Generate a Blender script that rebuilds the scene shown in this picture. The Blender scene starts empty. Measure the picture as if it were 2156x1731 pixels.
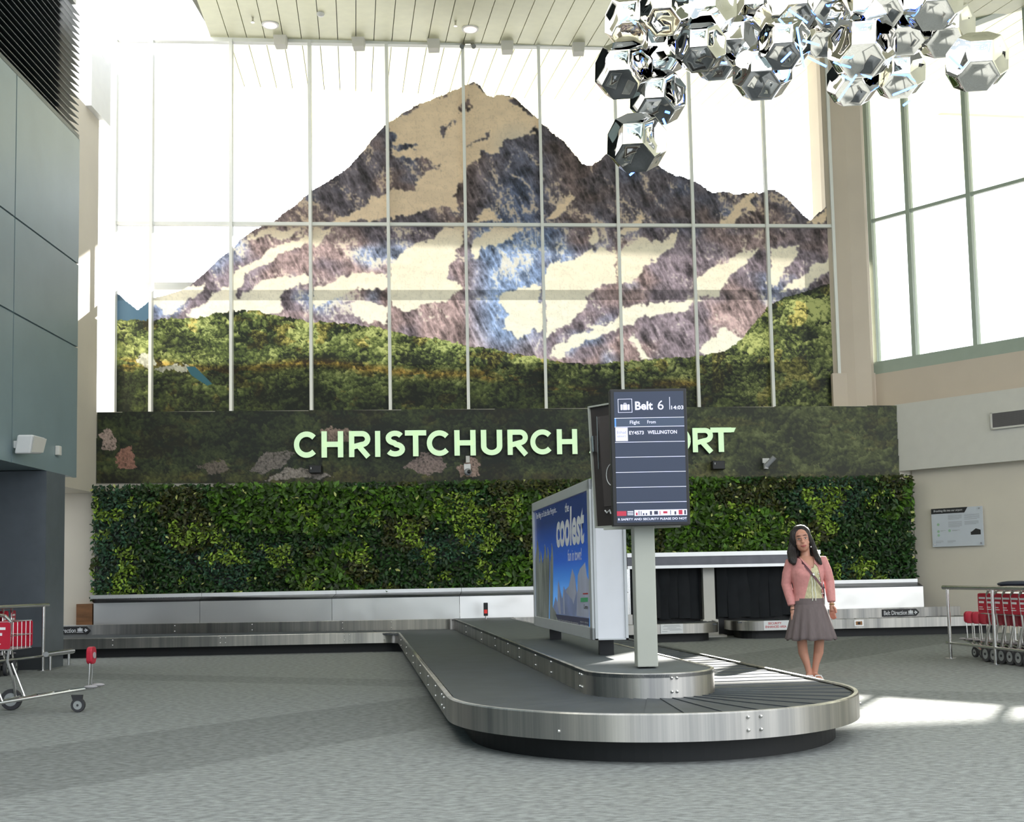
import bpy, bmesh, math, random
import numpy as np
from mathutils import Vector, Matrix
random.seed(7); RNG = np.random.default_rng(7)
S = bpy.context.scene
COL = S.collection
PI = math.pi

# ------------------------------------------------------------------ camera
F_PX, PITCH, ROLL, PPY, CAMH = 2350.0, 0.07468, -0.01947, 1039.7, 1.10
cp, sp = math.cos(PITCH), math.sin(PITCH)
FW, UP, RT = Vector((0, cp, sp)), Vector((0, -sp, cp)), Vector((1, 0, 0))
cr, sr = math.cos(ROLL), math.sin(ROLL)
RT, UP = cr*RT + sr*UP, -sr*RT + cr*UP
CAM = Vector((0, 0, CAMH))
cam = bpy.data.objects.new('camera', bpy.data.cameras.new('camera')); COL.objects.link(cam)
M = Matrix((RT, UP, -FW)).transposed().to_4x4(); M.translation = CAM
cam.matrix_world = M
cam.data.sensor_width = 36; cam.data.lens = F_PX/2156*36
cam.data.shift_y = (PPY-865.5)/2156
cam.data.clip_end = 500
S.camera = cam
S.view_settings.view_transform = 'Standard'; S.view_settings.look = 'None'
S.view_settings.gamma = 1; S.view_settings.use_curve_mapping = False
S.view_settings.exposure = 0.30
S.cycles.max_bounces = 7; S.cycles.diffuse_bounces = 4; S.cycles.glossy_bounces = 4; S.cycles.caustics_reflective = False; S.cycles.caustics_refractive = False

def ray(px, py):
    return FW + RT*((px-1078)/F_PX) + UP*((PPY-py)/F_PX)
def onplane(px, py, n, d):          # n.p = d
    r = ray(px, py); n = Vector(n)
    return CAM + r*((d - n.dot(CAM))/n.dot(r))
def onz(px, py, z=0.0): return onplane(px, py, (0, 0, 1), z)
SL = 0.075                           # slope of the back wall in plan
def onwall(px, py, v=0.0):           # back wall planes, v metres in front of the mural board
    return onplane(px, py, (-SL, 1, 0), 19.6 - v)
AR = 2.30658                         # direction of the right wall
RN = (-math.sin(AR), math.cos(AR), 0)
def onright(px, py, d): return onplane(px, py, RN, d)
def onleft(px, py, x): return onplane(px, py, (1, 0.0125, 0), x)

# ------------------------------------------------------------------ materials
def mat(name, col, rough=.6, metal=0, var=.06, scale=6, bump=0, stretch=(1, 1, 1), bscale=None, coat=0, emit=0, spec=.5, sheen=0):
    m = bpy.data.materials.new(name); m.use_nodes = True
    nt = m.node_tree; b = nt.nodes['Principled BSDF']
    b.inputs['Roughness'].default_value = rough; b.inputs['Metallic'].default_value = metal
    b.inputs['Specular IOR Level'].default_value = spec
    b.inputs['Coat Weight'].default_value = coat
    b.inputs['Sheen Weight'].default_value = sheen
    tc = nt.nodes.new('ShaderNodeTexCoord'); mp = nt.nodes.new('ShaderNodeMapping')
    mp.inputs['Scale'].default_value = stretch
    nt.links.new(tc.outputs['Object'], mp.inputs['Vector'])
    nz = nt.nodes.new('ShaderNodeTexNoise'); nz.inputs['Scale'].default_value = scale; nz.inputs['Detail'].default_value = 4
    nt.links.new(mp.outputs['Vector'], nz.inputs['Vector'])
    rp = nt.nodes.new('ShaderNodeValToRGB')
    lo = [max(0, c*(1-var)) for c in col[:3]]; hi = [min(1, c*(1+var)) for c in col[:3]]
    rp.color_ramp.elements[0].color = (*lo, 1); rp.color_ramp.elements[1].color = (*hi, 1)
    rp.color_ramp.elements[0].position = .3; rp.color_ramp.elements[1].position = .7
    nt.links.new(nz.outputs['Fac'], rp.inputs['Fac']); nt.links.new(rp.outputs['Color'], b.inputs['Base Color'])
    if bump:
        n2 = nt.nodes.new('ShaderNodeTexNoise'); n2.inputs['Scale'].default_value = bscale or scale*4
        nt.links.new(mp.outputs['Vector'], n2.inputs['Vector'])
        bp = nt.nodes.new('ShaderNodeBump'); bp.inputs['Strength'].default_value = bump; bp.inputs['Distance'].default_value = .02
        nt.links.new(n2.outputs['Fac'], bp.inputs['Height']); nt.links.new(bp.outputs['Normal'], b.inputs['Normal'])
    if emit:
        b.inputs['Emission Color'].default_value = (*col[:3], 1); b.inputs['Emission Strength'].default_value = emit
    return m

def srgb(r, g, b):
    f = lambda c: (c/255/12.92) if c/255 <= .04045 else ((c/255+.055)/1.055)**2.4
    return (f(r), f(g), f(b))

def glass(name, tint=(1, 1, 1), gloss=1.45, diff=0):
    m = bpy.data.materials.new(name); m.use_nodes = True; nt = m.node_tree; nt.nodes.clear()
    o = nt.nodes.new('ShaderNodeOutputMaterial'); mx = nt.nodes.new('ShaderNodeMixShader')
    t = nt.nodes.new('ShaderNodeBsdfTransparent'); t.inputs[0].default_value = (*tint, 1)
    g = nt.nodes.new('ShaderNodeBsdfGlossy'); g.inputs['Roughness'].default_value = .02
    fr = nt.nodes.new('ShaderNodeFresnel'); fr.inputs[0].default_value = gloss
    nt.links.new(fr.outputs[0], mx.inputs[0]); nt.links.new(t.outputs[0], mx.inputs[1]); nt.links.new(g.outputs[0], mx.inputs[2])
    nt.links.new(mx.outputs[0], o.inputs['Surface'])
    return m

def steel_mat(name, base=.6, rough=.3, streak=(30, 30, .6), rvar=.12, wavy=0, aniso=0):
    m = bpy.data.materials.new(name); m.use_nodes = True
    nt = m.node_tree; b = nt.nodes['Principled BSDF']; b.inputs['Metallic'].default_value = 1
    b.inputs['Base Color'].default_value = (base, base*.985, base*.96, 1)
    if aniso:  # vertical reflection streaks painted into the steel's base colour
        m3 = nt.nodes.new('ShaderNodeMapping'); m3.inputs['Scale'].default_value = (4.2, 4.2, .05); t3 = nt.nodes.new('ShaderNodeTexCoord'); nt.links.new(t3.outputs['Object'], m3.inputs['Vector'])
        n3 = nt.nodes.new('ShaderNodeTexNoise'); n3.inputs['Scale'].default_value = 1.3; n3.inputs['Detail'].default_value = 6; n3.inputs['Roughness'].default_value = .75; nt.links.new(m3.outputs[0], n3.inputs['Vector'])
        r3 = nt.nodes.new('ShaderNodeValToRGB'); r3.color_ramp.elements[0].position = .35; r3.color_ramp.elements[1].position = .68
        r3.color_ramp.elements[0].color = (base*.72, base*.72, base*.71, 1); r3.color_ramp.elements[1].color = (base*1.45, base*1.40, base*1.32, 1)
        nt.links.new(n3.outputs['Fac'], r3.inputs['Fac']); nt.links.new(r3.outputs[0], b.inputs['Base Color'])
    if aniso:
        tg = nt.nodes.new('ShaderNodeTangent'); tg.direction_type = 'RADIAL'; tg.axis = 'Z'
        nt.links.new(tg.outputs[0], b.inputs['Tangent']); b.inputs['Anisotropic'].default_value = aniso; b.inputs['Anisotropic Rotation'].default_value = .25
    tc = nt.nodes.new('ShaderNodeTexCoord'); mp = nt.nodes.new('ShaderNodeMapping'); mp.inputs['Scale'].default_value = streak
    nt.links.new(tc.outputs['Object'], mp.inputs['Vector'])
    nz = nt.nodes.new('ShaderNodeTexNoise'); nz.inputs['Scale'].default_value = 1; nz.inputs['Detail'].default_value = 5
    nt.links.new(mp.outputs['Vector'], nz.inputs['Vector'])
    mr = nt.nodes.new('ShaderNodeMapRange'); mr.inputs['To Min'].default_value = rough-rvar; mr.inputs['To Max'].default_value = rough+rvar
    nt.links.new(nz.outputs['Fac'], mr.inputs['Value']); nt.links.new(mr.outputs[0], b.inputs['Roughness'])
    n2 = nt.nodes.new('ShaderNodeTexNoise'); n2.inputs['Scale'].default_value = 1.2 if wavy else 40
    nt.links.new(tc.outputs['Object'], n2.inputs['Vector'])
    bp = nt.nodes.new('ShaderNodeBump'); bp.inputs['Strength'].default_value = wavy or .03; bp.inputs['Distance'].default_value = .1 if wavy else .01
    nt.links.new(n2.outputs['Fac'], bp.inputs['Height']); nt.links.new(bp.outputs['Normal'], b.inputs['Normal'])
    return m

MT = {}
MT['cream'] = mat('cream_plaster', (.72, .66, .56), .75, var=.03, scale=1.5)
MT['beige'] = mat('beige_plaster', (.66, .57, .48), .75, var=.03, scale=1.5)
MT['white_panel'] = mat('off_white_panel', (.70, .68, .63), .6, var=.02)
MT['teal'] = mat('dark_grey_green_panel', srgb(132, 150, 155), .35, var=.05, scale=2)
MT['louvre'] = mat('dark_louvre_metal', (.05, .07, .075), .4)
MT['black'] = mat('black_plastic', (.012, .012, .014), .5)
MT['plinth'] = mat('black_plinth', (.010, .011, .012), .6)
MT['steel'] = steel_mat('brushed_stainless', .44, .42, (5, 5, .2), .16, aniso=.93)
MT['bench'] = steel_mat('stainless_cladding', .86, .36, (2, 2, 2), .05, wavy=.16)
MT['tube'] = steel_mat('steel_tube', .72, .22, (5, 5, 5), .05)
MT['alu'] = mat('painted_aluminium_mullion', (.86, .87, .84), .4, var=.02)
MT['alug'] = mat('grey_green_frame', srgb(165, 178, 165), .4, var=.03)
MT['glass'] = glass('window_glass')
MT['belt'] = mat('dark_rubber_belt', (.060, .070, .080), .55, var=.12, scale=5)
MT['isl'] = mat('grey_island_top', (.10, .115, .125), .6, var=.1, scale=9)
MT['ceil'] = mat('cream_ceiling_slat', (.82, .81, .58), .5, var=.03)
MT['white'] = mat('white_paint', (.8, .8, .8), .45, var=.02)

# ------------------------------------------------------------------ mesh builder
class MB:
    def __init__(s): s.v = []; s.f = []; s.m = []
    def add(s, vs, fs, mi=0):
        o = len(s.v); s.v += [tuple(p) for p in vs]
        s.f += [tuple(i+o for i in f) for f in fs]; s.m += [mi]*len(fs)
        return s
    def poly(s, pts, mi=0): return s.add(pts, [tuple(range(len(pts)))], mi)
    def box(s, c, d, R=None, mi=0):
        c = Vector(c); hx, hy, hz = d[0]/2, d[1]/2, d[2]/2
        vs = [Vector((x, y, z)) for x in (-hx, hx) for y in (-hy, hy) for z in (-hz, hz)]
        if R is not None: vs = [R @ v for v in vs]
        return s.add([c+v for v in vs], [(0, 1, 3, 2), (4, 6, 7, 5), (0, 4, 5, 1), (2, 3, 7, 6), (0, 2, 6, 4), (1, 5, 7, 3)], mi)
    def hexa(s, a, b, mi=0):            # a,b: two quads (4 pts each) joined
        vs = list(a)+list(b)
        return s.add(vs, [(3, 2, 1, 0), (4, 5, 6, 7), (0, 1, 5, 4), (1, 2, 6, 5), (2, 3, 7, 6), (3, 0, 4, 7)], mi)
    def prism(s, pts, off, mi=0):       # planar outline extruded by vector
        n = len(pts); off = Vector(off); a = [Vector(p) for p in pts]; b = [p+off for p in a]
        return s.add(a+b, [tuple(range(n))[::-1], tuple(range(n, 2*n))]+[(i, (i+1) % n, n+(i+1) % n, n+i) for i in range(n)], mi)
    def bar(s, p, q, w, h=None, up=(0, 0, 1), mi=0):
        p, q = Vector(p), Vector(q); d = (q-p).normalized(); u = Vector(up)
        if abs(d.dot(u)) > .95: u = Vector((0, 1, 0))
        x = d.cross(u).normalized(); y = x.cross(d); h = h or w
        k = [(-1, -1), (1, -1), (1, 1), (-1, 1)]
        return s.hexa([p+x*a*w/2+y*b*h/2 for a, b in k], [q+x*a*w/2+y*b*h/2 for a, b in k], mi)
    def tube(s, pts, r, n=10, mi=0, cap=True, closed=False):
        pts = [Vector(p) for p in pts]; m = len(pts); rr = r if isinstance(r, (list, tuple)) else [r]*m
        o = len(s.v); ref = None
        for i, p in enumerate(pts):
            if closed: d = (pts[(i+1) % m]-pts[i-1]).normalized()
            else: d = (pts[min(i+1, m-1)]-pts[max(i-1, 0)]).normalized()
            if ref is None:
                ref = d.orthogonal().normalized()
            ref = (ref-d*ref.dot(d)).normalized(); b = d.cross(ref)
            for k in range(n):
                a = 2*PI*k/n; s.v.append(tuple(p+(ref*math.cos(a)+b*math.sin(a))*rr[i]))
        for i in range(m if closed else m-1):
            j = (i+1) % m
            for k in range(n):
                s.f.append((o+i*n+k, o+i*n+(k+1) % n, o+j*n+(k+1) % n, o+j*n+k)); s.m.append(mi)
        if cap and not closed:
            s.f.append(tuple(o+k for k in range(n))[::-1]); s.m.append(mi)
            s.f.append(tuple(o+(m-1)*n+k for k in range(n))); s.m.append(mi)
        return s
    def rings(s, rings, mi=0, cap=True):
        o = len(s.v); n = len(rings[0])
        for r in rings: s.v += [tuple(p) for p in r]
        for i in range(len(rings)-1):
            for k in range(n):
                s.f.append((o+i*n+k, o+i*n+(k+1) % n, o+(i+1)*n+(k+1) % n, o+(i+1)*n+k)); s.m.append(mi)
        if cap:
            s.f.append(tuple(o+k for k in range(n))[::-1]); s.m.append(mi)
            s.f.append(tuple(o+(len(rings)-1)*n+k for k in range(n))); s.m.append(mi)
        return s
    def ball(s, c, r, nu=12, nv=8, mi=0, R=None):
        c = Vector(c); r = (r, r, r) if not isinstance(r, (tuple, list)) else r
        rg = []
        for i in range(1, nv):
            t = PI*i/nv
            ring = []
            for k in range(nu):
                a = 2*PI*k/nu; p = Vector((r[0]*math.sin(t)*math.cos(a), r[1]*math.sin(t)*math.sin(a), -r[2]*math.cos(t)))
                ring.append(c+(R @ p if R is not None else p))
            rg.append(ring)
        return s.rings(rg, mi)
    def build(s, name, mats, parent=None, smooth=False, bevel=0, loc=None):
        me = bpy.data.meshes.new(name)
        vs = s.v
        if loc is not None: L = Vector(loc); vs = [tuple(Vector(p)-L) for p in vs]
        me.from_pydata(vs, [], s.f)
        for m in (mats if isinstance(mats, (list, tuple)) else [mats]): me.materials.append(MT[m] if isinstance(m, str) else m)
        me.polygons.foreach_set('material_index', s.m)
        bm = bmesh.new(); bm.from_mesh(me); bmesh.ops.recalc_face_normals(bm, faces=bm.faces); bm.to_mesh(me); bm.free()
        if smooth:
            me.polygons.foreach_set('use_smooth', [True]*len(me.polygons))
            me.set_sharp_from_angle(angle=math.radians(smooth if smooth is not True else 40))
        o = bpy.data.objects.new(name, me); COL.objects.link(o)
        if loc is not None: o.location = loc
        if parent is not None: o.parent = parent; 
        if bevel:
            b = o.modifiers.new('bevel', 'BEVEL'); b.width = bevel; b.segments = 2; b.limit_method = 'ANGLE'
        return o

def structure(o): o['kind'] = 'structure'; return o
def thing(name, label, cat, loc=(0, 0, 0), group=None, rz=0):
    o = bpy.data.objects.new(name, None); COL.objects.link(o); o.location = loc; o.rotation_euler = (0, 0, rz)
    o.empty_display_size = .1
    return tag(o, label, cat, group)
def tag(o, label, cat, group=None):
    o['label'] = label; o['category'] = cat
    if group: o['group'] = group
    return o
def dup(root, loc, rz, label):
    def cp_(o, par):
        c = o.copy(); COL.objects.link(c); c.parent = par
        for ch in [x for x in COL.objects if x.parent == o]: cp_(ch, c)
        return c
    r = cp_(root, None); r.location = loc; r.rotation_euler = (0, 0, rz); r['label'] = label
    return r
def lab(o, text): o['label'] = text; return o

# ================================================================== SETTING
def V(x, y, z=0): return Vector((x, y, z))
def wallY(x, v=0): return 19.6 - v + SL*x

# ---- floor: carpet, slanting bands of light and shadow painted into its colour
def floor_mat():
    m = bpy.data.materials.new('grey_green_carpet'); m.use_nodes = True; nt = m.node_tree; b = nt.nodes['Principled BSDF']
    b.inputs['Roughness'].default_value = .95; b.inputs['Specular IOR Level'].default_value = .15
    tc = nt.nodes.new('ShaderNodeTexCoord')
    def noise(sc, mapscale=(1, 1, 1), rot=0, det=3):
        mp = nt.nodes.new('ShaderNodeMapping'); mp.inputs['Scale'].default_value = mapscale; mp.inputs['Rotation'].default_value = (0, 0, rot)
        nt.links.new(tc.outputs['Object'], mp.inputs['Vector'])
        n = nt.nodes.new('ShaderNodeTexNoise'); n.inputs['Scale'].default_value = sc; n.inputs['Detail'].default_value = det
        nt.links.new(mp.outputs['Vector'], n.inputs['Vector']); return n.outputs['Fac']
    fleck = noise(34, (.45, 1, 1), .3, 6); big = noise(.5)
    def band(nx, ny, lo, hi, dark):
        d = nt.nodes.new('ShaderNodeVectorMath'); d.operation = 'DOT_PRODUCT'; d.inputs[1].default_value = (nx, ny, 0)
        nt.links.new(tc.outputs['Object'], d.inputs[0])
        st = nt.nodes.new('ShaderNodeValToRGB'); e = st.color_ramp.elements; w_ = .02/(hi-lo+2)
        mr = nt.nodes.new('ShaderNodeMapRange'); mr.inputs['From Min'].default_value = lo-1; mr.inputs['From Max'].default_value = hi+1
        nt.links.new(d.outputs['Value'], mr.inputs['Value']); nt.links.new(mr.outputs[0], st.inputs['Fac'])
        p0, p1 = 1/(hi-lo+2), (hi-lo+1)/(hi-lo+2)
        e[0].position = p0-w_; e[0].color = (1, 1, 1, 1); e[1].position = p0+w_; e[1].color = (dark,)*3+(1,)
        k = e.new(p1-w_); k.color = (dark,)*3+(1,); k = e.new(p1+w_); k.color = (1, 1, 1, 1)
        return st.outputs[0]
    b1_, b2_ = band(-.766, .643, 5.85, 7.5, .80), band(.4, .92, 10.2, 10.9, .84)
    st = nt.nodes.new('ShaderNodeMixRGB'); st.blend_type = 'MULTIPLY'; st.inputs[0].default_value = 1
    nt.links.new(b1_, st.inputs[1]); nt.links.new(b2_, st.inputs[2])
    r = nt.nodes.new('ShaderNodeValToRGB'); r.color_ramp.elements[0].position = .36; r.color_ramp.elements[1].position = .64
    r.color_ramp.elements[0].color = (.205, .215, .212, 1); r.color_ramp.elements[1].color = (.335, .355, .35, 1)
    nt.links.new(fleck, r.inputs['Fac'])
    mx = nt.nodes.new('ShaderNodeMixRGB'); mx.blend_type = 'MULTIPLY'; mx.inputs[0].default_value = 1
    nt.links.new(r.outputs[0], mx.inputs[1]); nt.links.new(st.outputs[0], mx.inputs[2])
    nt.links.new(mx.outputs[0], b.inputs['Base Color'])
    bp = nt.nodes.new('ShaderNodeBump'); bp.inputs['Strength'].default_value = .35; bp.inputs['Distance'].default_value = .01
    nt.links.new(noise(160), bp.inputs['Height']); nt.links.new(bp.outputs['Normal'], b.inputs['Normal'])
    return m
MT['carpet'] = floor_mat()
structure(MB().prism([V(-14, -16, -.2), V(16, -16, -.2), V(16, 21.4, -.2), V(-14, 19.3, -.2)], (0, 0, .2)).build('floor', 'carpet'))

# ---- back wall below the glazing: backing board (cream at far left), ledge top
zt_l = onwall(245, 864).z
def wq(x0, x1, z0, z1, v, th):       # slab parallel to the back wall
    a = [V(x0, wallY(x0, v), z0), V(x1, wallY(x1, v), z0), V(x1, wallY(x1, v), z1), V(x0, wallY(x0, v), z1)]
    b = [p+V(0, th, 0) for p in a]; return a, b
WL, WR = onwall(203, 1000).x, onwall(1904, 1000).x
ZS = 4.08                            # top of the lower (solid) part of the back wall
structure(MB().hexa(*wq(-9.5, 10.5, 0, ZS, -.03, 1.1)).build('wall_back', 'cream'))
# slope of sill as seen: small; window plane
WV = -.95
# ---- left wall
def lx(Y, x=-6.06): return x - .0125*Y
XL = -6.06
lw = MB()
def lface(y0, y1, z0, z1, th=.5, x=XL):
    a = [V(lx(y0, x), y0, z0), V(lx(y1, x), y1, z0), V(lx(y1, x), y1, z1), V(lx(y0, x), y0, z1)]
    return a, [p-V(th, 0, 0) for p in a]
zb = onleft(98, 991, XL).z; y98 = onleft(98, 991, XL).y; y136 = onleft(136, 1100, XL).y; y160 = onleft(162, 900, XL).y
ztop = onleft(165, 291, XL).z
zs1, zs2, zs3 = onleft(160, 553, XL).z, onleft(160, 730, XL).z, 0
# panel cladding split by thin reveals
ys = [-16, -9, -5.4, -1.8, 1.8, 5.4, 9.0, onleft(29, 640, XL).y, y160]
zs = [zb, zs2, zs1, ztop]
for i in range(len(ys)-1):
    for j in range(3):
        g = .012
        lw.hexa(*lface(ys[i]+g, ys[i+1]-(g if i < len(ys)-2 else 0), zs[j]+(g if j else 0), zs[j+1]-(g if j < 2 else 0), .05))
lw.hexa(*lface(-16, y160-.01, zb+.01, ztop-.01, 3.0, XL-.03))
structure(lw.build('wall_left', 'teal'))
# lower recessed part: wall facing the hall plus the pillar
lo = MB(); lo.hexa(*lface(y98, y136, 0, zb, 6.0))
lo.hexa(*lface(-16, y98, 0, zb, .3, XL-2.6))
structure(lo.build('wall_left_lower', mat('overhang_shade_grey_wall', srgb(98, 105, 112), .5)))  # shade under the overhang put into this darker wall colour
bb = MB(); bb.hexa(*lface(y98-.02, y98, 0, .3, 6, XL)); structure(bb.build('baseboard_left', mat('dark_baseboard', (.05, .055, .06), .4)))
# cream side wall further back
XC = onwall(203, 900).x
xc_ = MB(); ycs = wallY(XC)
xc_.prism([V(XC, y160-.3, zb+.03), V(XC, ycs, zb+.03), V(XC, ycs, 9.25), V(XC, y160-.3, 9.25)], (-1.2, 0, 0))
structure(xc_.build('wall_left_far', 'cream'))
# clerestory frames over the cream wall
cl = MB()
for yy in (16.4, 17.3, 17.7): cl.box((XC-.15, yy, 10.9), (.12, .1, 3.3))
cl.box((XC-.15, 18.9, 10.85), (.5, .9, 3.2)); cl.box((XC-.15, 17.4, 10.1), (.1, 3.6, .1)); cl.box((XC-.15, 17.4, 12.4), (.3, 4, .15))
structure(cl.build('window_1', 'white'))

# ---- louvres over the dark volume
lv = thing('louvre_screen', 'dark horizontal louvre blades above the grey-green panelled wall at left', 'louvre')
zl0, zl1 = ztop+.1, onleft(165, 30, XL).z
nb = 19
ye = onleft(166, 250, XL).y
for k in range(nb):
    z = zl0+(zl1-zl0)*k/(nb-1)
    a = [V(lx(-10)+.0, -10, z), V(lx(ye), ye, z), V(lx(ye)-.15, ye, z+.085), V(lx(-10)-.15, -10, z+.085)]
    MB().prism(a, (0, 0, .012)).build('blade', 'louvre', lv)
bk = MB(); bk.hexa(*lface(-10, ye-.35, zl0-.1, zl1+.1, .05, XL-.2)); bk.build('backing', 'black', lv)
bk = MB(); bk.hexa(*lface(-10, ye+.02, zl0-.11, zl0-.04, .14, XL)); bk.build('bottom_rail', 'louvre', lv)
up_ = MB(); up_.hexa(*lface(-10, ye-.15, zl1+.1, 13.2, .4, XL)); structure(up_.build('wall_left_upper', 'white_panel'))

# ---- right wall
d1 = Vector(RN).dot(onwall(1890, 920)); d2 = Vector(RN).dot(onwall(1920, 1100, -.02)); d0 = Vector(RN).dot(onwall(1818, 800, -1.0))
RD = Vector((math.cos(AR), math.sin(AR), 0)); NN = Vector(RN)
def rp(px, d, z=None, py=None):      # point on right wall plane above image column px (or pixel)
    p = onright(px, 1000 if py is None else py, d)
    return V(p.x, p.y, p.z if z is None else z)
def rslab(p0, L, z0, z1, th, far=0):
    p0 = V(p0.x, p0.y, 0); a = p0 + RD*far; b = p0 - RD*L
    q = [a+V(0, 0, z0), b+V(0, 0, z0), b+V(0, 0, z1), a+V(0, 0, z1)]
    return q, [p+NN*th for p in q]
sgn = 1 if NN.dot(V(1, 1, 0)) > 0 else -1
zR1a, zR1b = rp(1893, d1, py=992).z, rp(1888, d1, py=852).z
structure(MB().hexa(*rslab(rp(1890, d1), 24, zR1a, zR1b, .45*sgn)).build('wall_right_upper', 'white_panel'))
structure(MB().hexa(*rslab(rp(1920, d2), 24, 0, zR1a, .5*sgn)).build('wall_right_lower', 'cream'))
zR0 = rp(1822, d0, py=766).z; zR0b = rp(1815, d0, py=793).z
structure(MB().hexa(*rslab(rp(1818, d0), 24, zR1b, zR0b, .6*sgn)).build('wall_right', 'beige'))
structure(MB().hexa(*rslab(rp(1823, d0), 24, zR0b, zR0, .5*sgn)).build('trim_1', 'alug'))
# pillar between the two glazed walls
pa, pb = onwall(1750, 800, WV), onwall(1828, 800, WV)
pil = MB(); r_ = []
n = 10
qa, qb = V(pa.x, pa.y-.02, 0), V(pb.x+.05, pb.y-.3, 0)
prof = [qa+V(0, .8, 0), qa+V(0, .15, 0), qa+V(.04, .02, 0), qa+V(.15, -.06, 0), (qa+qb)/2+V(.02, -.06, 0), qb+V(-.08, -.0, 0), qb+V(0, .1, 0), qb+V(.03, .7, 0)]
pil.prism([p+V(0, 0, ZS) for p in prof], (0, 0, 7.6))
structure(pil.build('wall_corner', 'beige'))
structure(MB().hexa(*wq(onwall(1754, 820, -.80).x, 9.5, ZS, onwall(1754, 786, -.80).z, -.80, .12)).build('trim_2', 'beige'))

# ---- back glazing: frame, panes
def mull_x(px, py): return onwall(px, py, WV)
win = bpy.data.objects.new('window_2', None); COL.objects.link(win); win['kind'] = 'structure'
ZT = onwall(975, 96, WV).z
zmid = onwall(975, 475, WV).z
cols = [(245, 700), (320, 760), (489, 600), (656, 600), (819, 500), (981, 500), (1142, 500), (1302, 500), (1459, 500), (1614, 500), (1752, 500)]
mx_ = [mull_x(*c).x for c in cols]
for i, x in enumerate(mx_):
    MB().box((x, wallY(x, WV)-.06, (ZS+ZT)/2), (.055 if i else .03, .12, ZT-ZS), None).build('mullion', 'alu', win)
for i in range(len(mx_)-1):
    x0, x1 = mx_[i], mx_[i+1]
    for z0, z1 in ((ZS-.3, zmid-.03), (zmid+.03, ZT)):
        MB().hexa(*wq(x0, x1, z0, z1, WV, .012)).build('pane', 'glass', win)
MB().hexa(*wq(mx_[0], mx_[-1], zmid-.03, zmid+.03, WV+.08, .1)).build('transom', 'alu', win)
MB().hexa(*wq(XC-.3, mx_[-1], ZT-.04, ZT+.06, WV+.1, .12)).build('head_rail', 'alu', win)
MB().hexa(*wq(XC, mx_[-1], ZS-.02, ZS+.03, WV+.1, .12)).build('sill_rail', 'black', win)

# ---- right glazing
win2 = bpy.data.objects.new('window_3', None); COL.objects.link(win2); win2['kind'] = 'structure'
dg = d0 + .12*sgn
rm = [(1836, 500), (1917, 500), (2046, 500)]
base = [rp(a, dg, 0, b) for a, b in rm]
step = (base[1]-base[2]).length
pts = base + [base[2]-RD*step*k for k in range(1, 8)]
ZRT = 10.9
zrm = rp(1831, dg, py=468.6).z
for p in pts: 
    R_ = Matrix.Rotation(AR, 3, 'Z')
    MB().box((p.x, p.y, (zR0+ZRT)/2), (.075, .16, ZRT-zR0), R_).build('mullion', 'alug', win2)
MB().hexa(*rslab(base[0], 20, zrm-.03, zrm+.03, .06)).build('transom', 'alug', win2)
MB().hexa(*rslab(base[0], 20, zR0, ZRT, .01)).build('pane', 'glass', win2)
MB().hexa(*rslab(base[0], 20, ZRT-.1, ZRT+.25, .2)).build('head_rail', 'alug', win2)

# ---- ceiling: long slats rising gently towards the glass
CD = V(-.139, .990); CS = V(.990, .139)
pc0 = onwall(975, 97, WV); TILT = .137
def cz(x, y): return pc0.z + .02 + TILT*((V(x, y)-V(pc0.x, pc0.y)).dot(CD))
def cpt(a, b, dz=0):                 # a along slat (0 at glass), b across
    p = V(pc0.x, pc0.y) + CD*a + CS*b; return V(p.x, p.y, cz(p.x, p.y)+dz)
def onceil(px, py):
    n = V(-CD.x*TILT, -CD.y*TILT, 1); p0 = V(pc0.x, pc0.y, pc0.z+.02)
    return onplane(px, py, n, n.dot(p0))
e1, e2 = onceil(452, 88), onceil(400, 0)
def ab(p): q = V(p.x, p.y)-V(pc0.x, pc0.y); return q.dot(CD), q.dot(CS)
(a1, b1), (a2, b2) = ab(e1), ab(e2)
ce = MB(); cw = .335
nb0 = int((b1-2.5)/cw)-1
for k in range(nb0, 34):
    b0, bb_ = k*cw, (k+1)*cw-.014
    aend = .3
    # left edge runs diagonally: slats left of it are cut short
    def amax(b):
        return a1+(b-b1)*(a2-a1)/(b2-b1) if b < b1 else 3.2
    a_hi = min(3.2, amax((b0+bb_)/2)) if (b0+bb_)/2 < b1 else 3.2
    a_lo = -16
    if a_hi <= a_lo+.2: continue
    q = [cpt(a_lo, b0), cpt(a_lo, bb_), cpt(a_hi, bb_), cpt(a_hi, b0)]
    ce.prism(q, (0, 0, .05))
structure(ce.build('ceiling', 'ceil'))
bkp = [cpt(3.2, b1, .06), cpt(3.2, 34*cw, .06), cpt(-16, 34*cw, .06), cpt(-16, b1+(-16-a1)*(b2-b1)/(a2-a1), .06), cpt(a1, b1, .06)]
structure(MB().prism(bkp, (0, 0, .25)).build('ceiling_deck', mat('ceiling_deck', (.2, .2, .17), .8)))

# unseen roof strips at near left, added to vary the sculpture's reflections
for k_ in range(5):
    a0_ = -10.5-4.2*k_
    structure(MB().prism([cpt(a0_-1.7, b1-14, .1), cpt(a0_-1.7, b1-2, .1), cpt(a0_, b1-2, .1), cpt(a0_, b1-14, .1)], (0, 0, .3)).build('ceiling_left_added', 'ceil'))
# roof canopies carrying on outside the glazing, reach set to shape the sunlight
q_ = [cpt(3.2, b1), cpt(3.2, 26), cpt(9.0, 26), cpt(9.0, b1)]
structure(MB().prism(q_, (0, 0, .3)).build('ceiling_canopy', 'ceil'))
q_ = [cpt(-16, 11.45, .05), cpt(-16, 26, .05), cpt(3.2, 26, .05), cpt(3.2, 11.45, .05)]
structure(MB().prism(q_, (0, 0, .3)).build('ceiling_canopy_side', 'ceil'))

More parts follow.
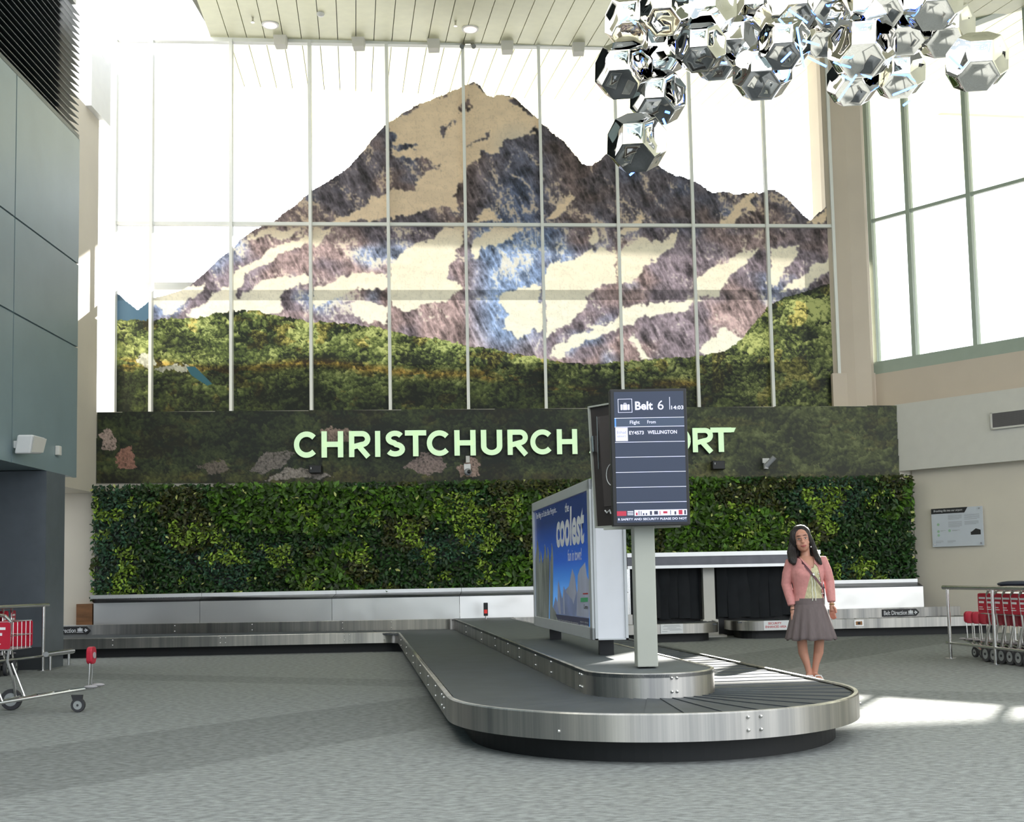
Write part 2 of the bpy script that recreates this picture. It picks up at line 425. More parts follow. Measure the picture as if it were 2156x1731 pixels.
# ================================================================== CAROUSEL
CX, CY, RO, RI = .928, 7.903, 1.412, .459
AX = V(-.139, .990); AP = V(.990, .139)      # lane axis (away from camera) and its right-hand side
C0 = V(CX, CY)
ZR, ZB, ZI = .300, .284, .447
car = thing('baggage_carousel', 'long stainless-rimmed baggage carousel with black plate belt looping round a central island', 'carousel')
def fillet(pts, rads, n=8):
    out = [Vector(pts[0])]
    for i in range(1, len(pts)-1):
        p, a, b, r = Vector(pts[i]), Vector(pts[i-1]), Vector(pts[i+1]), rads[i]
        if r <= 0: out.append(p); continue
        u, v = (a-p).normalized(), (b-p).normalized(); ang = u.angle(v); t = r/math.tan(ang/2)
        s0, s1 = p+u*t, p+v*t; c = p+(u+v).normalized()*(r/math.sin(ang/2))
        v0, v1 = s0-c, s1-c
        for k in range(n+1):
            w = v0.lerp(v1, k/n); out.append(c+w.normalized()*r)
    out.append(Vector(pts[-1])); return out
JL = V(-1.79, 17.17)                 # left junction of outer rail
def lane(off, a): return C0 + AP*off + AX*a
aJ = (JL-C0).dot(AX)
outer = fillet([V(-9.5, 16.95), JL, lane(-RO, 0)], [0, .25, 0])
outer += [C0 + AP*(-RO*math.cos(t)) - AX*(RO*math.sin(t)) for t in [PI*k/48 for k in range(49)]]
JR = lane(RO, 9.9)
tail = fillet([lane(RO, 0), JR, V(3.35, 18.25), V(3.42, 19.3)], [0, .25, .5, 0])
outer += tail[1:]
outer2 = fillet([V(3.62, 19.4), V(3.66, 18.55), V(10.0, 19.1)], [0, .45, 0])
def clean(pts):
    o = [pts[0]]
    for p in pts[1:]:
        if (p-o[-1]).length > 1e-3: o.append(p)
    return o
outer = clean(outer); outer2 = clean(outer2)
def normals(pts):
    ns = []
    for i in range(len(pts)):
        d = (pts[min(i+1, len(pts)-1)]-pts[max(i-1, 0)]).normalized(); ns.append(V(-d.y, d.x))
    return ns
def sweep(pts, prof, mb, mi=0):      # prof: list of (offset to the left of travel, z)
    ns = normals(pts); o = len(mb.v); n = len(prof)
    for p, q in zip(pts, ns):
        for a, z in prof: mb.v.append((p.x+q.x*a, p.y+q.y*a, z))
    for i in range(len(pts)-1):
        for k in range(n):
            mb.f.append((o+i*n+k, o+i*n+(k+1) % n, o+(i+1)*n+(k+1) % n, o+(i+1)*n+k)); mb.m.append(mi)
    mb.f.append(tuple(o+k for k in range(n))[::-1]); mb.m.append(mi)
    mb.f.append(tuple(o+(len(pts)-1)*n+k for k in range(n))); mb.m.append(mi)
railprof = [(0, .138), (0, .292), (.006, .300), (.030, .300), (.034, .292), (.034, .288), (.02, .285), (.012, .138)]
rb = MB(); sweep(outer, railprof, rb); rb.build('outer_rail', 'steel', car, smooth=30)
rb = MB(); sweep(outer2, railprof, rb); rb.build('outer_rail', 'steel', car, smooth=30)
pl = MB(); sweep(outer, [(.16, 0), (.16, .15), (.22, .15), (.22, 0)], pl); pl.build('plinth', 'plinth', car)
pl = MB(); sweep(outer2, [(.16, 0), (.16, .15), (.22, .15), (.22, 0)], pl); pl.build('plinth', 'plinth', car)
# under-tray (dark) so that nothing shows under the plates
gut = MB(); sweep(outer, [(.02, .26), (.02, .281), (.09, .281), (.09, .26)], gut); gut.build('rubber_edge', 'plinth', car)
# inner fences / island
FL0, FL1 = V(-9.5, 18.80), lane(-RI, 10.42)
FR1, FR2 = lane(RI, 10.3), V(10.0, 19.95)
isl = fillet([FL0, FL1, lane(-RI, 0)], [0, .2, 0])
isl += [C0 + AP*(-RI*math.cos(t)) - AX*(RI*math.sin(t)) for t in [PI*k/40 for k in range(41)]]
FH0, FH1 = V(1.95, FR1.y+(1.95-FR1.x)*(FR2.y-FR1.y)/(FR2.x-FR1.x)), V(5.36, FR1.y+(5.36-FR1.x)*(FR2.y-FR1.y)/(FR2.x-FR1.x))
isl += fillet([lane(RI, 0), FR1, FH0], [0, .1, 0])[1:]
isl = clean(isl)
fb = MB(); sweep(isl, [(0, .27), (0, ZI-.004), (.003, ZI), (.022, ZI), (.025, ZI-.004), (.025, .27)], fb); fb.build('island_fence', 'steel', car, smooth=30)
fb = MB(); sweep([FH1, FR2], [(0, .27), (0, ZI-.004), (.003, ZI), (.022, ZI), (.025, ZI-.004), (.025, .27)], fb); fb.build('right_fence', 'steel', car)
it = MB(); k0 = [i for i, p in enumerate(isl) if (p-FL1).length < .6][0]
top = [p for p in isl if p.y < 18.45 and abs((p-C0).dot(AP)) < RI+.05]
it.prism([V(p.x, p.y, ZI-.03) for p in top] + [V(FR1.x, wallY(FR1.x, .1), ZI-.03), V(FL1.x, wallY(FL1.x, .1), ZI-.03)], (0, 0, .022)); it.build('island_top', 'isl', car)
# belt plates
bt = MB(); TH = .006
def plate(p0, p1, q0, q1):           # start edge p0-p1 (high), end edge q0-q1 (low)
    zh, zl = ZB+TH*.5, ZB-TH*.5
    a = [V(p0.x, p0.y, zh), V(p1.x, p1.y, zh), V(q1.x, q1.y, zl), V(q0.x, q0.y, zl)]
    bt.hexa([v-V(0, 0, .02) for v in a], a)
gap = .05
def strip(o0, i0, o1, i1, pitch):    # straight run of plates
    L = (((o1+i1)/2)-((o0+i0)/2)).length; n = max(1, round(L/pitch))
    for k in range(n):
        t0, t1 = k/n, (k+1)/n+.002
        plate(o0.lerp(o1, t0), i0.lerp(i1, t0), o0.lerp(o1, t1), i0.lerp(i1, t1))
strip(V(-9.5, 17.02), V(-9.5, 18.78), JL+V(-.3, .06), V(-2.3, FL1.y+.05), .26)
# fan round the left junction
fn = 9
pv = JL+V(-.28, .06); pe = lane(-RO+gap, aJ-.45)
for k in range(fn):
    t0, t1 = k/fn, (k+1)/fn
    def arcp(t):
        a = PI/2*(1-t); c = lane(-RI-.02, aJ-.5); 
        p = V(-2.3, FL1.y+.03); m_ = FL1+V(-.02, -.02)
        return (p.lerp(m_, t*2) if t < .5 else m_.lerp(c, t*2-1))
    plate(pv.lerp(pe, t0), arcp(t0), pv.lerp(pe, t1), arcp(t1))
strip(pe, lane(-RI-.02, aJ-.5), lane(-RO+gap, 0), lane(-RI, 0), .26)
na = 17
for k in range(na):
    t0, t1 = PI*k/na, PI*(k+1)/na
    f = lambda r, t: C0 + AP*(-r*math.cos(t)) - AX*(r*math.sin(t))
    plate(f(RO-gap, t0), f(RI, t0), f(RO-gap, t1), f(RI, t1))
strip(lane(RO-gap, 0), lane(RI, 0), lane(RO-gap, 9.3), lane(RI, 9.3), .26)
fe = V(1.6, FR1.y+.16)
for k in range(fn):
    t0, t1 = k/fn, (k+1)/fn
    m_ = FR1+V(.04, 0); c0_, c1_ = lane(RI, 9.3), fe
    g = lambda t: (c0_.lerp(m_, t*2) if t < .5 else m_.lerp(c1_, t*2-1))
    h0, h1 = lane(RO-gap, 9.3), JR+V(.35, .12)
    plate(h0.lerp(h1, t0), g(t0), h0.lerp(h1, t1), g(t1))
strip(JR+V(.35, .12), fe, V(3.3, 18.35), V(3.3, 19.4), .26)
strip(V(3.72, 18.7), V(3.72, 19.5), V(10, 19.15), V(10, 19.93), .26)
bt.build('belt', 'belt', car)
# rivets
rv = MB().ball((0, 0, 0), .011, 8, 5).build('rivet', 'tube', car, smooth=True)
RIV = []
def put_riv(p, z):
    RIV.append((p.x, p.y, z))
for a in (.25, .45, 1.1, 2.0, 3.2, 4.6, 6.2, 7.9):
    for z in (.19, .265): put_riv(lane(-RO, a) - AP*.003, z)
for a in (.05, .12, 1.3, 2.1, 3.1, 3.9, 5.0, 6.4, 8.4):
    for z in (.325, .41): put_riv(lane(-RI, a) - AP*.003, z)
for th, zz in ((1.73, (.19, .265)), (1.79, (.19, .265)), (.93, (.19,)), (2.72, (.22,))):
    for z in zz: put_riv(C0 - AP*(RO+.003)*math.cos(th) - AX*(RO+.003)*math.sin(th), z)
for th in (1.66, 1.74):
    for z in (.325, .415): put_riv(C0 - AP*(RI+.003)*math.cos(th) - AX*(RI+.003)*math.sin(th), z)
for px, py, z in ((398-60, 1366, .2),): pass
for x in (-6.1, -4.48, -4.40, -2.6, -2.52, -2.0):
    y = 16.95+(x+9.5)*(JL.y-16.95)/(JL.x+9.5)-.003
    for z in (.19, .265): put_riv(V(x, y), z)
for x in (-5.6, -4.3, -2.8, -2.0):
    y = FL0.y+(x-FL0.x)*(FL1.y-FL0.y)/(FL1.x-FL0.x)-.003
    for z in (.32, .41): put_riv(V(x, y), z)
rv.location = RIV[0]
for p in RIV[1:]:
    c = rv.copy(); COL.objects.link(c); c.parent = car; c.location = p
# ================================================================== MURAL (printed film on the glass and on the board below)
def nrays(PX, PY):
    f, u, r = np.array(FW), np.array(UP), np.array(RT)
    return f[None, None]+r[None, None]*((PX-1078)/F_PX)[..., None]+u[None, None]*((PPY-PY)/F_PX)[..., None]
def nwall(PX, PY, v):
    d = nrays(PX, PY); t = (19.6-v)/(d[..., 1]-SL*d[..., 0]); return d*t[..., None]+np.array(CAM)
def vnoise(x, y, seed):
    r = np.random.default_rng(seed); G = r.random((256, 256))
    xi, yi = np.floor(x).astype(int), np.floor(y).astype(int); fx, fy = x-xi, y-yi
    fx, fy = fx*fx*(3-2*fx), fy*fy*(3-2*fy)
    g = lambda a, b: G[(xi+a) % 256, (yi+b) % 256]
    return (g(0, 0)*(1-fx)+g(1, 0)*fx)*(1-fy)+(g(0, 1)*(1-fx)+g(1, 1)*fx)*fy
def fbm(x, y, seed, o=5):
    s = 0; a = .5; t = 0
    for k in range(o): s = s+a*vnoise(x*2**k+13.7*k, y*2**k+7.1*k, seed+k); t += a; a *= .55
    return s/t
def ridged(x, y, seed, o=4):
    s = 0; a = .5; t = 0
    for k in range(o): s = s+a*(1-abs(2*vnoise(x*2**k+3.3*k, y*2**k, seed+k)-1)); t += a; a *= .55
    return s/t
def worley(x, y, seed):
    r = np.random.default_rng(seed); J = r.random((128, 128, 3)); xi, yi = np.floor(x).astype(int), np.floor(y).astype(int)
    best = np.full(x.shape, 9.); bx = np.zeros(x.shape); by = np.zeros(x.shape); bi = np.zeros(x.shape)
    for a in (-1, 0, 1):
        for b in (-1, 0, 1):
            j = J[(xi+a) % 128, (yi+b) % 128]; dx = x-(xi+a+j[..., 0]); dy = y-(yi+b+j[..., 1]); d = dx*dx+dy*dy
            m = d < best; best = np.where(m, d, best); bx = np.where(m, dx, bx); by = np.where(m, dy, by); bi = np.where(m, j[..., 2], bi)
    return np.sqrt(best), bx, by, bi
def inpoly(X, Y, P):
    c = np.zeros(X.shape, bool); n = len(P)
    for i in range(n):
        (x0, y0), (x1, y1) = P[i], P[i-1]
        if y0 == y1: continue
        c ^= ((Y < y0) != (Y < y1)) & (X < (x1-x0)*(Y-y0)/(y1-y0)+x0)
    return c
def s2l(c):
    c = np.asarray(c, float)/255; return np.where(c <= .04045, c/12.92, ((c+.055)/1.055)**2.4)
SILH = [(230, 600), (245, 614), (262, 630), (290, 652), (306, 640), (318, 628), (345, 622), (380, 611), (400, 600), (430, 575), (460, 545), (490, 523), (505, 505), (540, 480), (572, 470), (592, 452), (620, 432), (652, 405), (700, 375), (735, 350), (762, 320), (785, 290), (812, 262), (832, 248), (860, 232), (872, 223), (900, 212), (940, 195), (972, 182), (986, 176), (999, 173), (1012, 181), (1025, 199), (1038, 203), (1055, 196), (1085, 206), (1102, 222), (1133, 250), (1160, 275), (1190, 300), (1215, 330), (1226, 345), (1245, 348), (1262, 338), (1275, 322), (1292, 314), (1340, 330), (1390, 350), (1420, 368), (1450, 376), (1480, 392), (1500, 405), (1522, 402), (1550, 408), (1600, 405), (1618, 398), (1640, 402), (1665, 425), (1690, 450), (1706, 464), (1722, 448), (1750, 428), (1775, 420)]
BUSH = [(230, 675), (330, 672), (370, 670), (430, 668), (460, 658), (490, 654), (540, 655), (600, 667), (655, 677), (720, 680), (800, 690), (820, 697), (870, 707), (920, 712), (960, 722), (987, 729), (1040, 735), (1080, 745), (1120, 750), (1150, 758), (1200, 765), (1250, 768), (1300, 762), (1380, 756), (1450, 752), (1480, 747), (1530, 738), (1560, 714), (1590, 680), (1620, 642), (1650, 626), (1700, 612), (1730, 602), (1775, 592)]
SNOW = [
 [(815, 262), (860, 233), (900, 212), (1000, 170), (1025, 200), (1055, 192), (1085, 203), (1135, 252), (1134, 268), (1093, 285), (1038, 318), (1008, 330), (990, 352), (975, 375), (968, 400), (960, 428), (870, 430), (872, 375), (930, 360), (900, 332), (868, 342), (823, 325), (823, 300), (835, 285)],
 [(689, 470), (760, 430), (815, 404), (875, 400), (962, 405), (975, 440), (920, 437), (860, 452), (800, 463), (740, 470)],
 [(655, 478), (700, 480), (690, 500), (665, 520), (655, 510)],
 [(490, 575), (520, 560), (570, 530), (610, 505), (652, 488), (650, 505), (600, 535), (550, 560), (520, 580), (490, 612), (465, 630), (475, 600)],
 [(320, 625), (380, 605), (430, 600), (405, 625), (375, 655), (350, 668), (325, 650)], [(395, 662), (440, 625), (485, 600), (500, 625), (560, 590), (640, 578), (652, 585), (600, 620), (590, 660), (500, 668), (420, 680)],
 [(655, 600), (700, 588), (760, 575), (815, 570), (815, 602), (760, 606), (715, 620), (655, 655)], [(740, 640), (780, 630), (815, 640), (815, 690), (770, 680), (745, 665)],
 [(822, 545), (870, 522), (905, 508), (940, 480), (984, 474), (976, 510), (945, 560), (940, 590), (975, 605), (955, 628), (900, 642), (850, 655), (822, 640)],
 [(990, 505), (1040, 480), (1105, 476), (1060, 512), (1020, 520), (1000, 540), (990, 550)], [(1050, 625), (1085, 612), (1142, 600), (1142, 690), (1100, 705), (1060, 700), (1070, 660)],
 [(1147, 560), (1180, 545), (1215, 548), (1235, 528), (1265, 522), (1302, 530), (1302, 598), (1262, 606), (1235, 640), (1200, 680), (1147, 715)],
 [(1308, 525), (1350, 500), (1395, 512), (1432, 480), (1425, 520), (1380, 548), (1345, 580), (1305, 602)],
 [(1462, 585), (1500, 565), (1560, 530), (1596, 522), (1570, 560), (1530, 592), (1500, 622), (1462, 640)], [(1620, 525), (1682, 520), (1660, 560), (1632, 592), (1618, 600)], [(1640, 612), (1700, 572), (1754, 535), (1754, 562), (1725, 592), (1680, 612)],
 [(1150, 755), (1225, 700), (1300, 668), (1308, 645), (1370, 640), (1400, 632), (1455, 628), (1455, 652), (1400, 660), (1345, 672), (1300, 690), (1240, 715), (1175, 762)],
 [(1340, 700), (1352, 735), (1372, 752), (1348, 752), (1325, 712)], [(1475, 730), (1510, 705), (1525, 682), (1545, 705), (1565, 720), (1530, 742), (1490, 748)],
 [(1145, 455), (1178, 432), (1200, 405), (1212, 418), (1192, 448), (1160, 468)], [(1300, 500), (1320, 470), (1350, 452), (1340, 490)], [(1230, 500), (1250, 470), (1262, 500), (1245, 520)],
 [(1500, 480), (1545, 440), (1595, 400), (1580, 435), (1540, 475)], [(1700, 470), (1745, 432), (1752, 445), (1720, 478)], [(520, 505), (560, 482), (640, 478), (590, 500)], [(990, 470), (1040, 440), (1050, 470)]]
ROCKIN = [[(927, 262), (952, 254), (945, 272), (935, 287), (925, 280)], [(986, 312), (1008, 290), (1030, 274), (1022, 292), (1000, 305)], [(823, 300), (875, 310), (868, 320), (823, 312)], [(867, 350), (890, 336), (927, 345), (920, 352), (880, 357)], [(1068, 205), (1100, 215), (1130, 248), (1115, 245), (1080, 225)], [(965, 225), (985, 205), (980, 240), (960, 240)]]
def band(px, py, line):
    xs, ys = zip(*line); return py-np.interp(px, xs, ys)
def foliage(X, Y, size, seed, tone, hue):
    wx, wy = X+(fbm(X/34, Y/34, seed+50)-.5)*60+(fbm(X/8, Y/8, seed+51, 3)-.5)*9, Y+(fbm(X/30, Y/30, seed+60)-.5)*46+(fbm(X/8, Y/8, seed+61, 3)-.5)*8
    d1, ax, ay, ai = worley(wx/size, wy/size*1.15, seed); d2, bx, by, bi = worley(wx/size*1.9+3, wy/size*2.2, seed+1); d3, cx_, cy_, ci = worley(wx/size*4.2, wy/size*4.6, seed+2)
    sel = np.clip((fbm(X/45, Y/45, seed+7, 3)-.42)*8, 0, 1)
    l = .47+sel*(-.55*ay-.22*ax-.30*d1+.45*(ai-.5))+(1-sel)*(-.45*by-.2*bx-.3*d2+.3*(bi-.5))+.16*(.5-d3-.6*cy_+.6*(ci-.5))
    l += 1.7*(fbm(X/80, Y/36, seed+5)-.5)+1.05*(fbm(X/5, Y/5, seed+9, 3)-.5)
    l = np.clip(l*tone+.12*tone-.08, 0, 1.25)[..., None]
    dark, mid, brt = np.array([27, 34, 27.]), np.array([80, 94, 52.]), np.array([168, 180, 116.])
    c = np.where(l < .55, dark+(mid-dark)*(l/.55), mid+(brt-mid)*((l-.55)/.7))
    h = np.clip(hue, 0, 1)[..., None]; c = c*(1-h)+h*(c*np.array([1.25, 1.0, .82])+np.array([18, 6, 2]))
    return c
def mural_rgb(X, Y):
    wx = X+(fbm(X/26, Y/26, 3)-.5)*34; wy = Y+(fbm(X/26, Y/26, 4)-.5)*30
    wx += (fbm(X/7, Y/7, 5, 3)-.5)*12; wy += (fbm(X/7, Y/7, 6, 3)-.5)*12
    snow = np.zeros(X.shape, bool)
    for P in SNOW: snow |= inpoly(wx, wy, P)
    for P in ROCKIN: snow &= ~inpoly(wx, wy, P)
    # rock texture: slanting ribs
    u, v = X*.80-Y*.60, X*.60+Y*.80
    r1 = ridged(u/34+fbm(X/60, Y/60, 8)*2.2, v/95, 20); r2 = ridged((X*.9-Y*.45)/9, (X*.4+Y*.9)/24, 30, 3); big = fbm(X/110, Y/90, 40, 3)
    fin = ridged(X/5, Y/7, 44, 3); streak = np.clip((r1-.66)*4.2+(fin-.62)*2.6+(big-.5)*1.2-.42-.25*np.clip((Y-500)/60, 0, 1), 0, 1)
    up = np.clip((520-Y)/60, 0, 1)[..., None]
    rock = np.array([112, 102, 110.])*(1-up)+np.array([84, 79, 86.])*up
    red = np.clip((fbm(X/120, Y/70, 47, 3)-.47)*6, 0, 1)[..., None]; rock = rock*(1-red*.8)+red*.8*(np.array([140, 120, 118.])*(1-up)+np.array([102, 88, 86.])*up)
    blu = (np.clip(1-abs(X-1068)/95, 0, 1)*np.clip((Y-420)/80, 0, 1)*np.clip((770-Y)/80, 0, 1)*1.5+np.clip(1-np.hypot(X-1090, (Y-400)*.8)/110, 0, 1))
    blu = np.clip(blu+np.clip((big-.62)*5, 0, .8), 0, 1)[..., None]; rock = rock*(1-.75*blu)+.75*blu*(np.array([112, 138, 176.])*(1-up)+np.array([72, 84, 110.])*up)
    shade = (.28+.98*r1+.95*(r2-.5)+.45*(fin-.5))[..., None]
    rock = rock*np.clip(shade, .35, 1.5)
    sn = np.array([238, 228, 206.])*(1-up)+np.array([222, 200, 172.])*up
    tint = np.clip((Y[..., None]-560)/120, 0, 1); sn = sn*(1-tint*.35)+np.array([222, 230, 222.])*tint*.35
    sn = sn*(.94+.10*fbm(X/22, Y/12, 51)[..., None]-.05*(fin[..., None] > .8))
    peak = np.clip(1-np.hypot(X-1085, (Y-300)*1.2)/60, 0, 1)[..., None]; sn = sn*(1-.5*peak)+.5*peak*np.array([176, 178, 172.])
    sm = np.maximum(snow*1., (streak > .5)*.75); pd = np.pad(sm, 1, mode='edge')
    sm = (pd[:-2, 1:-1]+pd[2:, 1:-1]+pd[1:-1, :-2]+pd[1:-1, 2:]+2*sm)/6; s = sm[..., None]; c = rock*(1-s)+sn*s
    # far blue ridge at the left and small snow hill
    c = np.where(((X < 319) & (Y < 690))[..., None], np.array([62, 88, 108.]), c)
    b = band(X, Y+(fbm(X/9, Y/9, 70, 3)-.5)*10, BUSH)
    tone = 1.14-.54*np.clip((Y-760)/90, 0, 1)*np.clip((1500-X)/200, .35, 1)+.12*np.exp(-((b-18)/30)**2)
    tone = tone+.40*inpoly(X, Y, [(1655, 632), (1760, 615), (1760, 688), (1640, 686)])-.28*(fbm(X/60, Y/30, 78) < .40)  # brighter polygon: sun through the film painted into the print
    hue = .8*np.exp(-((Y-772-8*np.sin(X/60.)-np.clip(X-800, 0, 400)*.11)/9.)**2)*(fbm(X/40, Y/9, 71) > .42)+.18*fbm(X/50, Y/50, 73)+.35*(fbm(X/45, Y/30, 77) > .66)
    hue = np.where(X > 1500, .12+.3*(fbm(X/60, Y/60, 79) > .62), hue)
    g = foliage(X, Y, 17, 80, tone, hue)
    rk = inpoly(wx, wy, [(287, 760), (300, 740), (322, 738), (330, 765), (310, 775)]) | inpoly(wx, wy, [(325, 780), (360, 770), (395, 772), (400, 782), (350, 786)])
    g = np.where(rk[..., None], np.array([176, 176, 160.])*(.6+.6*fin[..., None]), g)
    tl = inpoly(X, Y, [(392, 772), (410, 772), (447, 808), (436, 812), (402, 790)]); g = np.where(tl[..., None], np.array([58, 104, 118.]), g)
    return np.where((b > 0)[..., None], g, c)
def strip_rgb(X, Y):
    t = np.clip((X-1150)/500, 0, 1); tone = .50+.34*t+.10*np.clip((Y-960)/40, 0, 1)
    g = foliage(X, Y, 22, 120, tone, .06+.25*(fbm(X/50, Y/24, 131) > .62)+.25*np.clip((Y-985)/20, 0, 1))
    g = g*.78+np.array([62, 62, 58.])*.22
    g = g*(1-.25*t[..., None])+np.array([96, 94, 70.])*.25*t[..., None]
    wx = X+(fbm(X/16, Y/16, 133)-.5)*26; wy = Y+(fbm(X/16, Y/16, 134)-.5)*20
    fin = ridged(X/4, Y/4, 140, 3)
    for P, c in (([(528, 992), (545, 960), (590, 948), (625, 955), (600, 975), (560, 998)], (120, 112, 106)), ([(560, 1012), (600, 985), (660, 990), (700, 1006)], (150, 140, 132)), ([(852, 985), (890, 955), (925, 950), (945, 985), (900, 1005)], (140, 122, 116)),
                 ([(205, 915), (235, 905), (240, 940), (215, 950)], (170, 150, 140)), ([(235, 955), (280, 940), (290, 985), (250, 985)], (150, 110, 95)), ([(960, 985), (985, 962), (1010, 970), (1010, 1002), (970, 1005)], (165, 140, 128)), ([(670, 905), (735, 900), (745, 930), (690, 935)], (150, 128, 116)), ([(415, 978), (470, 968), (490, 990), (440, 1000)], (110, 100, 90))):
        m = inpoly(wx, wy, P) & (fin > .35); g = np.where(m[..., None], np.array(c, float)*(.45+.75*fin[..., None]), g)
    return g
def color_grid(name, X, Y, v, rgb, keep, gain, m):
    P = nwall(X, Y, v); h, w_ = X.shape; idx = np.arange(h*w_).reshape(h, w_)
    q = np.stack([idx[:-1, :-1], idx[1:, :-1], idx[1:, 1:], idx[:-1, 1:]], -1)[keep[:-1, :-1] & keep[1:, :-1] & keep[1:, 1:] & keep[:-1, 1:]]
    used = np.unique(q); mp = np.full(h*w_, -1); mp[used] = np.arange(len(used)); q = mp[q]
    co = P.reshape(-1, 3)[used]; cl_ = np.clip(s2l(np.clip(rgb, 0, 255))*gain, 0, .95).reshape(-1, 3)[used]
    me = bpy.data.meshes.new(name); me.vertices.add(len(co)); me.vertices.foreach_set('co', co.astype(np.float32).ravel())
    me.loops.add(q.size); me.loops.foreach_set('vertex_index', q.astype(np.int32).ravel())
    me.polygons.add(len(q)); me.polygons.foreach_set('loop_start', np.arange(0, q.size, 4, dtype=np.int32))
    me.update(calc_edges=True)
    at = me.color_attributes.new('print', 'FLOAT_COLOR', 'POINT')
    at.data.foreach_set('color', np.concatenate([cl_, np.ones((len(cl_), 1))], 1).astype(np.float32).ravel())
    me.materials.append(m); o = bpy.data.objects.new(name, me); COL.objects.link(o); return o
def print_mat(name, attr='print', rough=.5, trans=0, coat=.0, spec=.3):
    m = bpy.data.materials.new(name); m.use_nodes = True; nt = m.node_tree; b = nt.nodes['Principled BSDF']; o = nt.nodes['Material Output']
    a = nt.nodes.new('ShaderNodeAttribute'); a.attribute_name = attr
    b.inputs['Roughness'].default_value = rough; b.inputs['Specular IOR Level'].default_value = spec
    nt.links.new(a.outputs['Color'], b.inputs['Base Color'])
    if trans:
        t = nt.nodes.new('ShaderNodeBsdfTranslucent'); nt.links.new(a.outputs['Color'], t.inputs['Color'])
        mx = nt.nodes.new('ShaderNodeMixShader'); mx.inputs[0].default_value = trans
        nt.links.new(b.outputs[0], mx.inputs[1]); nt.links.new(t.outputs[0], mx.inputs[2]); nt.links.new(mx.outputs[0], o.inputs['Surface'])
    return m
GAIN = 1.1
st_ = 1.6
X, Y = np.meshgrid(np.arange(241, 1765, st_), np.arange(168, 872, st_))
jag = (fbm(X/9, Y/9, 201, 3)-.5)*7
keep = band(X, Y+jag*(X > 500), SILH) > 0
keep &= nwall(X, Y, WV)[..., 0] < mx_[-1]
mur = color_grid('mountain_mural', X, Y, WV+.006, mural_rgb(X, Y), keep, GAIN, print_mat('translucent_printed_film', trans=.12))
tag(mur, 'huge printed mural of a snow-capped rocky mountain above green bush, on the tall glazing', 'mural')
ztr = nwall(np.array([[300., 1750.]]), np.array([[864., 852.]]), .0)
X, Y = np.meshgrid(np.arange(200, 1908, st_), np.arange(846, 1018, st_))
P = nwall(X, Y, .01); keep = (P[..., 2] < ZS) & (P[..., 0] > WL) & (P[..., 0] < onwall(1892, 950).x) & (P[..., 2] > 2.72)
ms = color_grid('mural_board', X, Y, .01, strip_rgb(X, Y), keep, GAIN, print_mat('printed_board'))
tag(ms, 'dark printed board of bush and boulders running behind the raised airport lettering', 'mural')
# outside, unseen behind the film: upstand and bar added to shape its sun bands
ext = MB()
ext.hexa(*wq(mx_[0], mx_[-1], ZS, 5.15, WV-.14, .1))
structure(ext.build('wall_back_sun_block', 'cream'))
sh_ = MB(); sh_.hexa(*wq(mx_[0], mx_[-1], 6.60, 6.74, WV-.5, .10))
structure(sh_.build('trim_shadow_bar', 'alu'))

